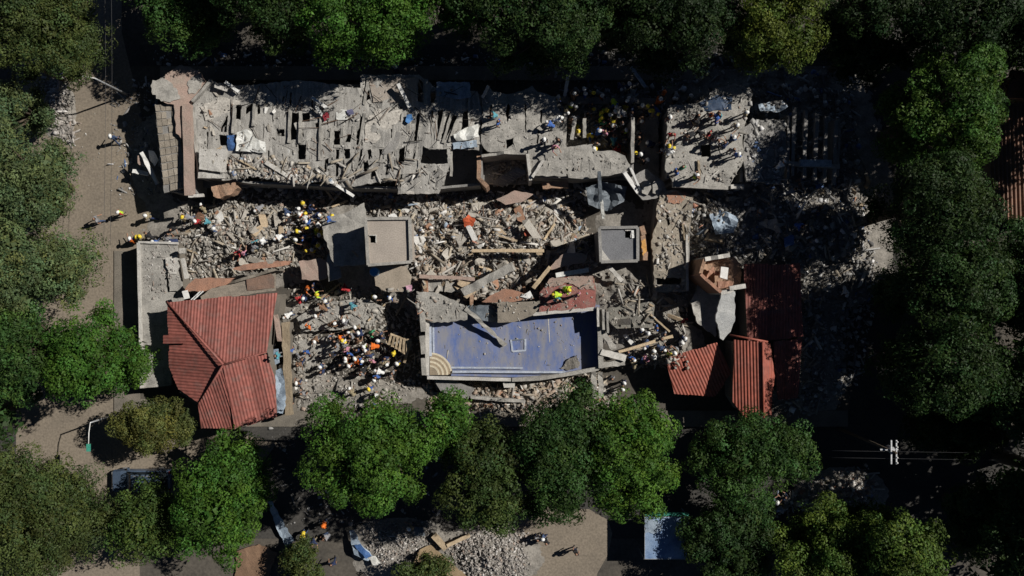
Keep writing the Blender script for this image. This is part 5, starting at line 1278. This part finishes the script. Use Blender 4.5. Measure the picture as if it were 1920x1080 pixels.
G_B = (.064, .145, .02); G_M = (.048, .102, .022); G_D = (.032, .066, .016); G_O = (.072, .1, .028); G_Y = (.11, .125, .034); G_K = (.02, .042, .011)  # G_D and G_K also put the dimness at the right into leaf colour
TREES = [
    ('dark olive tree with yellowing leaves in the top left corner', -40, 182, -60, 142, 10, G_O, 1),
    ('round green tree at the top left of the upper street', 268, 442, -70, 88, 9, G_M, 1),
    ('dark tree left of the bright tree along the upper street', 452, 580, -60, 82, 10, G_D, 1),
    ('large bright green tree at the top middle', 556, 822, -70, 108, 11, G_B, 1),
    ('small bright tree tip right of the large bright tree at the top', 826, 892, -50, 36, 10, G_B, 1),
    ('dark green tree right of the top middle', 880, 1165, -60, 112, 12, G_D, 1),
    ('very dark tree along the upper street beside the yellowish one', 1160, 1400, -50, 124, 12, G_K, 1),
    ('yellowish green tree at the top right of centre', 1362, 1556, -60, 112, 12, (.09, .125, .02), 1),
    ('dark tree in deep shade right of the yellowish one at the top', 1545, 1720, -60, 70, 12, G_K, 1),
    ('dark low tree added to darken the gap beside the dark tree at the top', 1110, 1215, -10, 96, 9, G_K, 1),  # added to darken sunlit ground between the crowns
    ('dark low tree added to darken the upper right street corner', 1545, 1690, 30, 150, 9, G_K, 1),  # added over street ground that would otherwise show sunlit
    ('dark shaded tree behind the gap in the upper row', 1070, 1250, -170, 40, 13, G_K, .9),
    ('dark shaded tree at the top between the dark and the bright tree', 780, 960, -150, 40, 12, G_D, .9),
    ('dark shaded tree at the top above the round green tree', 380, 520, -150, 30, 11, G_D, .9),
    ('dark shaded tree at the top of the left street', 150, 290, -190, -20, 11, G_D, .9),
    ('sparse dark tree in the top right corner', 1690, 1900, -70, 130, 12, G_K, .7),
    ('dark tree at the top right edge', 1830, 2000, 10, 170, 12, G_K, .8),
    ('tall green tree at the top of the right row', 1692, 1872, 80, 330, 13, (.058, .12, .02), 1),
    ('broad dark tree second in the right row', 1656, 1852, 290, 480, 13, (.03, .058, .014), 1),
    ('dark tree third in the right row', 1690, 1870, 440, 640, 13, G_D, 1),
    ('dark tree fourth in the right row', 1690, 1860, 610, 780, 13, G_D, 1),
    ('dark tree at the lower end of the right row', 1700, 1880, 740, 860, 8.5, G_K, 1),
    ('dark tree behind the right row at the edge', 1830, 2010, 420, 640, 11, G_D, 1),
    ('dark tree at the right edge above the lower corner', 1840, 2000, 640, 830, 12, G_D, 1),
    ('small tree at the left edge below the olive tree', -40, 70, 152, 246, 9, (.095, .135, .055), 1),
    ('broad green tree at the left edge beside the street', -90, 116, 228, 425, 10, (.1, .14, .056), 1),
    ('largest green tree at the left edge beside the street', -80, 134, 392, 604, 10, (.115, .155, .06), 1),
    ('dark green tree at the left edge below the largest one', -50, 104, 580, 745, 11, G_M, 1),
    ('bright green tree beside the flat grey roof', 86, 240, 584, 762, 10, G_B, 1),
    ('small yellowish tree below the red hipped roof', 222, 368, 740, 842, 5.5, G_Y, 1),
    ('broad olive tree in the lower left corner', -50, 190, 850, 1110, 9, G_O, 1),
    ('bright green tree right of the parked car', 325, 492, 818, 1060, 9, G_B, .9),
    ('loose green tree just below the parked car', 212, 350, 910, 1060, 7, (.07, .115, .024), .7),
    ('tall bright green tree at the bottom left of centre', 584, 822, 732, 952, 12, (.07, .15, .02), 1.05),
    ('small green tree between the two large lower trees', 802, 884, 738, 858, 10, G_B, 1),
    ('olive green tree at the bottom centre above the rubble pile', 830, 990, 790, 1000, 11, (.05, .078, .019), 1),
    ('large dark green tree at the bottom centre', 938, 1150, 738, 965, 11, (.036, .078, .017), 1),
    ('bright green tree right of the large dark one at the bottom centre', 1090, 1266, 736, 968, 11, (.07, .15, .02), 1),
    ('dark green tree below the tall red gabled roof', 1305, 1525, 782, 940, 9.4, G_M, 1),
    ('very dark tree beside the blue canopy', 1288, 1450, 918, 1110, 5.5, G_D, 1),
    ('wide yellowish green tree at the bottom right', 1460, 1665, 958, 1120, 9, (.085, .14, .024), 1),
    ('yellowish green tree right of the wide one at the bottom', 1630, 1764, 950, 1120, 10, (.085, .14, .024), 1),
    ('dark tree in the lower right corner', 1816, 1990, 880, 1110, 11, G_D, 1),
    ('small dark bush tree at lower right below the rubble pile', 1575, 1620, 945, 990, 4, G_M, 1),
    ('small olive bush at the bottom left of the tarpaulins', 530, 600, 1020, 1100, 3.5, G_O, .8),
    ('low olive bush in front of the brown sheet', 745, 840, 1044, 1110, 3.0, G_O, .8),
    ('dark tree beyond the right edge at the top', 1960, 2200, -120, 120, 16, G_K, .85),
    ('dark tree beyond the right edge above the clay roof', 2010, 2230, 20, 200, 16, G_K, .85),
    ('dark tree beyond the right edge at mid height', 1980, 2200, 430, 640, 16, G_K, .85),
    ('dark tree beyond the right edge below mid height', 1970, 2200, 620, 830, 16, G_K, .85),
    ('dark tree beyond the right edge near the bottom', 1960, 2200, 820, 1030, 16, G_K, .85),
    ('dark tree far beyond the right edge, upper', 2200, 2420, 0, 240, 17, G_K, .6),
    ('dark tree far beyond the right edge, middle', 2210, 2430, 330, 560, 17, G_K, .6),
    ('dark tree far beyond the right edge, lower', 2200, 2420, 640, 880, 17, G_K, .6),
    ('dark tree far beyond the right edge, lowest', 2150, 2380, 900, 1120, 17, G_K, .6),
    ('dark tree beyond the lower left edge', -240, -40, 700, 900, 12, G_D, .7),
    ('dark tree beyond the lower right corner', 1940, 2180, 1010, 1220, 16, G_K, .85),
]
for i, t in enumerate(TREES):
    t = list(t)
    if t[5] > 9.5: t[5] += 2.5
    tree(*t[:7], dens=t[7], seed=i, leaf=.32 if 'beyond' in t[0] else .135 if t[6] in (G_Y, G_O) else .155)

# ================================================================== PEOPLE
CL = {'white': (.75, .75, .73), 'yellow': (.72, .55, .05), 'orange': (.75, .17, .025), 'red': (.45, .04, .045), 'blue': (.06, .14, .42), 'black': (.02, .02, .022), 'green': (.06, .3, .14), 'lime': (.5, .7, .05),
      'navy': (.03, .045, .11), 'teal': (.1, .32, .38), 'pink': (.55, .25, .32), 'grey': (.25, .25, .26), 'brown': (.22, .13, .08), 'khaki': (.3, .25, .16), 'denim': (.06, .09, .17)}
def clothmat(c):
    return mat('fabric_' + c, CL[c], tuple(x * .7 for x in CL[c]), 6, .85, .2)
def helmat(c):
    return mat('helmet_' + c, CL[c], tuple(x * .9 for x in CL[c]), 6, .35, 0)
SKIN = mat('skin', (.33, .19, .125), (.28, .155, .1), 6, .6, .1)
HAIR = mat('dark_hair', (.018, .014, .011), (.012, .01, .008), 12, .6, .4)
SHOE = mat('shoe_leather', (.03, .026, .022), (.02, .018, .016), 6, .7, .2)

def pose_skeleton(pose):
    """joint points of a 1.7 m figure facing +Y, and capsules (a, b, ra, rb, part)"""
    lean = {'standing': 0, 'walking': .08, 'bending': .95, 'reaching': .3, 'crouching': .45}[pose]
    hip = .92 if pose != 'crouching' else .5
    if pose == 'bending': hip = .88
    up = Vector((0, math.sin(lean), math.cos(lean))); fw = Vector((0, math.cos(lean), -math.sin(lean)))
    pel = Vector((0, 0, hip)); ch = pel + up * .32; nk = pel + up * .53; hd = nk + (up * .8 + Vector((0, .25, .6)) * .35).normalized() * .17
    C = [(pel, pel + up * .18, .145, .13, 'shirt'), (pel + up * .15, ch, .13, .15, 'shirt'), (ch - Vector((.09, 0, 0)), ch + Vector((.09, 0, 0)), .125, .125, 'shirt'), (ch, nk - up * .06, .14, .1, 'shirt'),
         (nk - up * .05, nk + up * .06, .062, .058, 'skin'), (hd - up * .04, hd + up * .045, .088, .098, 'skin'), (hd + fw * .085 - up * .02, hd + fw * .115 - up * .03, .02, .018, 'skin'),
         (hd + fw * .06 - up * .09, hd + fw * .075 - up * .085, .035, .03, 'skin'),
         (hd + Vector((.095, 0, 0)), hd + Vector((.108, 0, 0)) + up * .02, .022, .022, 'skin'), (hd - Vector((.095, 0, 0)), hd - Vector((.108, 0, 0)) + up * .02, .022, .022, 'skin')]
    for s in (-1, 1):
        sh = nk + Vector((s * .19, 0, 0)) - up * .07
        if pose == 'standing': el = sh + Vector((s * .06, -.03, -.28)); wr = el + Vector((-s * .01, .1, -.23))
        elif pose == 'walking': el = sh + Vector((s * .06, -s * .12, -.26)); wr = el + Vector((0, .12 - s * .05, -.22))
        elif pose == 'bending': el = sh + Vector((s * .05, .1, -.26)); wr = el + Vector((-s * .05, .08, -.23))
        elif pose == 'reaching': el = sh + Vector((s * .07, .2, -.18)); wr = el + Vector((-s * .05, .24, .02))
        else: el = sh + Vector((s * .1, .16, -.2)); wr = el + Vector((-s * .1, .2, -.08))
        hd_dir = (wr - el).normalized()
        C += [(sh - Vector((s * .06, 0, 0)), sh, .08, .072, 'shirt'), (sh, el, .062, .046, 'shirt'), (el, wr, .044, .032, 'skin'), (wr, wr + hd_dir * .08, .032, .038, 'skin')]
        side = hd_dir.cross(Vector((0, 1, .01))).normalized() if abs(hd_dir.y) < .9 else Vector((1, 0, 0))
        nn = side.cross(hd_dir)
        for q, ln in ((-.03, .06), (-.01, .075), (.01, .07), (.03, .055)):
            f0 = wr + hd_dir * .08 + side * q; f1 = f0 + hd_dir * ln * .6; f2 = f1 + (hd_dir + nn * .7).normalized() * ln * .6
            C += [(f0, f1, .012, .011, 'skin'), (f1, f2, .011, .009, 'skin')]
        th0 = wr + hd_dir * .03 + side * .035 * s; C.append((th0, th0 + (hd_dir + side * s).normalized() * .06, .014, .011, 'skin'))
        hj = pel + Vector((s * .09, 0, -.04))
        if pose == 'walking': kn = hj + Vector((s * .01, s * .16, -.39)); an = kn + Vector((0, s * .08 - .06, -.4))
        elif pose == 'crouching': kn = hj + Vector((s * .12, .34, .02)); an = Vector((s * .18, .12, .09))
        elif pose == 'bending': kn = hj + Vector((s * .05, .06, -.4)); an = Vector((s * .15, -.02, .09))
        else: kn = hj + Vector((s * .02, .03, -.41)); an = Vector((s * .13, 0, .09))
        if pose == 'walking': an.z = .09
        C += [(hj, kn, .09, .06, 'trousers'), (kn, an, .06, .045, 'trousers'), (an + Vector((0, -.05, -.045)), an + Vector((0, .15, -.05)), .045, .038, 'shoes')]
    return C, hd, up, fw

PARTS = ['skin', 'shirt', 'trousers', 'shoes']
def build_pose(pose):
    C, hd, up, fw = pose_skeleton(pose)
    bm = bmesh.new()
    for a, b, ra, rb, _ in C:
        dv = b - a; L = max(dv.length, .002)
        q = Vector((0, 0, 1)).rotation_difference(dv.normalized() if dv.length > 0 else Vector((0, 0, 1))).to_matrix().to_4x4()
        M = Matrix.Translation(a) @ q
        seg = 10; rings = []
        prof = []
        for k in range(5): t = math.pi / 2 * k / 4; prof.append((ra * math.sin(t), -ra * math.cos(t)))
        for k in range(5): t = math.pi / 2 * k / 4; prof.append((rb * math.cos(t), L + rb * math.sin(t)))
        for r, z in prof:
            rings.append([bm.verts.new(M @ Vector((max(r, .0005) * math.cos(2 * math.pi * i / seg), max(r, .0005) * math.sin(2 * math.pi * i / seg), z))) for i in range(seg)])
        for i in range(len(rings) - 1):
            for k in range(seg):
                bm.faces.new((rings[i][k], rings[i][(k + 1) % seg], rings[i + 1][(k + 1) % seg], rings[i + 1][k]))
        bm.faces.new(list(reversed(rings[0]))); bm.faces.new(rings[-1])
    me = bpy.data.meshes.new('body_source'); bm.to_mesh(me); bm.free()
    o = bpy.data.objects.new('body_source', me); COL.objects.link(o)
    md = o.modifiers.new('r', 'REMESH'); md.mode = 'VOXEL'; md.voxel_size = .0135; md.use_smooth_shade = True
    dc = o.modifiers.new('d', 'DECIMATE'); dc.ratio = .3
    dg = bpy.context.evaluated_depsgraph_get(); dg.update()
    nm = bpy.data.meshes.new_from_object(o.evaluated_get(dg))
    nm.name = 'person_' + pose
    bpy.data.objects.remove(o)
    nm.materials.clear()
    for _ in PARTS: nm.materials.append(SKIN)
    cen = np.array([p.center for p in nm.polygons]); best = np.full(len(cen), 1e9); part = np.zeros(len(cen), int)
    for a, b, ra, rb, pt in C:
        a = np.array(a); b = np.array(b); ab = b - a; t = np.clip(((cen - a) @ ab) / max(ab @ ab, 1e-9), 0, 1)
        dd = np.linalg.norm(cen - (a + t[:, None] * ab), axis=1) - (ra + (rb - ra) * t)
        m = dd < best; best[m] = dd[m]; part[m] = PARTS.index(pt)
    nm.polygons.foreach_set('material_index', part.astype(np.int32)); nm.shade_smooth(); nm.update()
    # vest: the torso skin pushed outwards
    pel_z = None
    vb = bmesh.new(); vb.from_mesh(nm); vb.faces.ensure_lookup_table()
    tors = set()
    torso = [c for c in C[:4]]
    bst = np.full(len(cen), 1e9)
    for a, b, ra, rb, pt in torso:
        a = np.array(a); b = np.array(b); ab = b - a; t = np.clip(((cen - a) @ ab) / max(ab @ ab, 1e-9), 0, 1)
        bst = np.minimum(bst, np.linalg.norm(cen - (a + t[:, None] * ab), axis=1) - (ra + (rb - ra) * t))
    keep = (bst < .012) & (part == 1)
    bmesh.ops.delete(vb, geom=[f for f in vb.faces if not keep[f.index]], context='FACES')
    vb.normal_update()
    for v in vb.verts: v.co += v.normal * .016
    vm = bpy.data.meshes.new('vest_' + pose); vb.to_mesh(vm); vb.free(); vm.materials.clear(); vm.materials.append(SKIN); vm.shade_smooth()
    # helmet and hair
    Rm = Matrix((Vector((1, 0, 0)), fw, up)).transposed().to_4x4()
    def dome(name, r, brim):
        b2 = bmesh.new(); rings = []
        prof = [(r * math.cos(t), r * 1.0 * math.sin(t)) for t in [k * math.pi / 2 / 5 for k in range(6)]]
        if brim: prof = [(r + .035, -.012), (r + .035, 0), (r + .004, .012)] + prof[1:]
        for q, z in prof:
            rings.append([b2.verts.new(Matrix.Translation(hd + up * (.035 if brim else .012)) @ Rm @ Vector((max(q, .002) * math.cos(2 * math.pi * i / 14) * .92, max(q, .002) * math.sin(2 * math.pi * i / 14) * (1.12 if not brim else 1.15), z))) for i in range(14)])
        for i in range(len(rings) - 1):
            for k in range(14): b2.faces.new((rings[i][k], rings[i][(k + 1) % 14], rings[i + 1][(k + 1) % 14], rings[i + 1][k]))
        b2.faces.new(rings[-1])
        mm = bpy.data.meshes.new(name + '_' + pose); b2.to_mesh(mm); b2.free(); mm.materials.append(SKIN); mm.shade_smooth(); return mm
    return nm, vm, dome('helmet', .122, True), dome('hair', .118, False)
POSES = {p: build_pose(p) for p in ('standing', 'walking', 'bending', 'reaching', 'crouching')}

def linked(name, me, parent, mats):
    o = bpy.data.objects.new(name, me); COL.objects.link(o)
    if parent is not None: o.parent = parent
    for i, m in enumerate(mats):
        o.material_slots[i].link = 'OBJECT'; o.material_slots[i].material = m
    return o
CODE = {'w': 'white', 'y': 'yellow', 'o': 'orange', 'r': 'red', 'b': 'blue', 'k': 'black', 'g': 'green', 'l': 'lime', 'n': 'navy', 't': 'teal', 'p': 'pink', 's': 'grey', 'c': 'brown', 'h': 'khaki'}
def person(px, py, code, where, group, prng):
    hel = shirt = vest = None
    if len(code) == 2: hel, shirt = CODE[code[0]], CODE[code[1]]
    elif code in 'wy':
        hel = CODE[code]; shirt = prng.choice(['navy', 'grey', 'black', 'blue', 'khaki', 'white', 'brown', 'denim'])
    else:
        shirt = CODE[code]
        if code in 'ol' or (code == 'r' and prng.random() < .3):
            vest = CODE[code]; hel = prng.choice(['white', 'yellow', 'orange', None]) if code != 'l' else 'yellow'
            shirt = prng.choice(['orange', 'navy']) if code == 'o' else shirt
    if hel and not vest and prng.random() < .22: vest = prng.choice(['lime', 'orange', 'yellow'])
    trousers = prng.choice(['denim', 'navy', 'black', 'khaki', 'grey'])
    pose = prng.choices(['standing', 'walking', 'bending', 'reaching', 'crouching'], (4, 2, 2.4, 2, 1))[0]
    z = surf(px, py)
    p = W(px, py, z + 1.4); p.z = z
    body, vm, hm, rm = POSES[pose]
    o = linked('person', body, None, [SKIN, clothmat(shirt), clothmat(trousers), SHOE])
    o.location = p; o.rotation_euler[2] = prng.uniform(0, 6.28); s = prng.uniform(.94, 1.06); o.scale = (s, s, s)
    if hel: linked('helmet', hm, o, [helmat(hel)])
    else: linked('hair', rm, o, [HAIR])
    if vest: linked('vest', vm, o, [clothmat(vest)])
    lab = f'{pose} person in {vest + " vest" if vest else shirt + " shirt"}' + (f', {hel} helmet,' if hel else '') + f' {where}'
    setprops(o, lab, 'person', group)

CROWDS = [
 ('in the dark roof pit', 'people in the roof pit', '1095,169w 1097,177w 1114,176y 1129,180w 1151,186w 1175,190w 1194,186w 1048,183w 1076,182w 1061,198w 1071,198w 1080,201w 1100,208s 1121,205y 1137,206l 1152,209w 1173,204w 1204,199w 1214,200y 1230,200y 1207,213w 1218,209y 1224,214y 1185,213s 1127,222l 1136,217b 1144,217w 1132,230g 1141,224k 1146,232y 1140,240w 1148,241w 1156,236s 1134,248p 1120,249w 1104,251y 1085,248y 1084,233w 1084,218s 1167,231s 1174,245w 1199,245s 1200,253k 1152,268t 1119,270s 1118,277w 1152,282r 1162,280r 1171,283c 1175,264s 1110,196n 1165,215w 1156,222w 1128,212y 1160,196n 1187,200w'),
 ('on the middle roof', 'people on the middle roof', '1040,222w 1038,234w 1038,273p 930,212t 934,228b 1020,262w 1048,262k'),
 ('left of the black gap', 'people beside the black gap', '1189,288y 1201,290w 1204,302k 1214,300w 1228,268w 1236,268s 1242,282w 1208,282s'),
 ('on the right roof plate', 'people on the right roof', '1253,280y 1255,287y 1246,173o 1270,171w 1273,182w 1295,180w 1256,220w 1260,251r 1335,213o 1346,226b 1352,211t 1309,217k 1313,226k 1302,247k 1312,244k 1331,250r 1348,250k 1382,235w 1400,211w 1270,321b 1280,314g 1360,274n 1376,280s 1305,330w 1311,329c 1234,191o 1372,262w 1340,262s 1384,290w'),
 ('in the trench crowd', 'people in the trench crowd', '488,385w 531,392w 557,434y 538,437s 527,440w 567,382y 562,402w 567,413y 576,420w 596,422w 562,434y 589,437l 599,443w 597,433y 567,446b 597,461y 584,454n 571,456y 625,404y 615,411b 577,428s 548,398w 540,414k 585,405w 575,394n 550,448w 586,470w'),
 ('on the left street corner', 'people on the left street', '222,398wr 276,405w 178,412s 341,412yh 368,416wr 388,416t 318,427k 380,396w 356,408s 210,258w'),
 ('beside the flat grey roof', 'people beside the flat roof', '246,452w 257,444l 265,444y 280,445k 288,453w 306,452s 322,450w'),
 ('on the left rubble field', 'people on the left rubble', '444,472r 452,476p 478,462t 470,468s 492,452w 396,430w'),
 ('in the crowd yard', 'people in the crowd yard', '574,539o 586,535n 570,559wn 559,567r 590,554l 651,544r 606,568wn 609,581c 592,593w 542,588w 576,614o 588,634w 638,633o 644,643y 643,609w 666,614w 658,622w 663,629s 690,625g 631,650s 641,654y 649,656p 666,643c 682,650w 686,658w 706,650o 738,663yy 573,660b 540,665b 554,665s 693,669w 621,665k 649,674w 666,672w 600,688w 603,698n 648,677w 654,686w 665,680w 697,678p 712,682w 745,682w 690,664c 702,713w 705,707b 735,700s 692,729y 660,742w 692,747w 702,762y 560,683c 638,684k 712,632n 628,640k 676,628w 670,658n 684,690k 722,672n 676,702s 716,700w 655,664b 700,638w 614,610w 655,570t 698,556w 730,560w 612,640s'),
 ('beside the red hipped roof', 'people beside the hipped roof', '517,650w 519,667t 527,688w 541,660b 556,720w 548,745w 566,738s'),
 ('right of the pool', 'people right of the pool', '1232,615b 1203,618w 1215,625w 1215,640w 1278,643w 1283,636w 1245,627s 1225,658w 1268,666w 1256,664y 1225,671w 1212,668p 1272,655s 1257,652s 1185,672b 1191,690w 1170,718w 1167,730w 1147,710s 1285,602r 1240,636k 1236,650w 1178,660n 1204,680n'),
 ('on the red terrace floor', 'people on the red terrace', '1060,541l 1051,553l 1044,561t 1083,553p'),
 ('at the bottom of the photo', 'people at the bottom', '1080,1037k 1019,1010w 1024,1017k 1008,1012s 607,985o 566,1003w 585,1016n 577,1050k 622,1060n 772,993w 548,1040s 612,1010s 1476,936n 1452,945w'),
 ('in the shaded right rubble field', 'people in the right rubble', '1588,540w 1462,312w 1480,360s 1500,420b 1530,452w 1540,390k'),
 ('in the shaded upper street', 'people in the upper street', '740,125w 742,133w 652,122w 700,118n 1180,160w 1162,154w 930,140n'),
]
prng = random.Random(31)
for where, grp, s in CROWDS:
    for tok in s.split():
        xy = tok.rstrip('abcdefghijklmnopqrstuvwxyz'); x, y = xy.split(',')
        person(float(x), float(y), tok[len(xy):], where, grp, prng)

# ------------------------------------------------------------------ labels: tell look-alikes apart by their place
ORD = ['leftmost', 'second from left', 'third from left', 'fourth from left', 'fifth from left', 'sixth from left', 'seventh from left', 'eighth from left', 'ninth from left', 'tenth from left', 'eleventh from left', 'twelfth from left']
by = {}
for o in scene.objects:
    if o.parent is None and 'label' in o and 'kind' not in o:
        by.setdefault(o['label'], []).append(o)
for lab, os_ in by.items():
    if 1 < len(os_) <= 12 and len(lab.split()) <= 13:
        os_.sort(key=lambda q: q.location.x)
        for i, o in enumerate(os_):
            o['label'] = lab + (', ' if not lab.endswith(',') else ' ') + (ORD[i] if i < len(os_) - 1 or len(os_) < 3 else 'rightmost') if len(os_) > 2 else lab + ', ' + ('left' if i == 0 else 'right') + ' one'
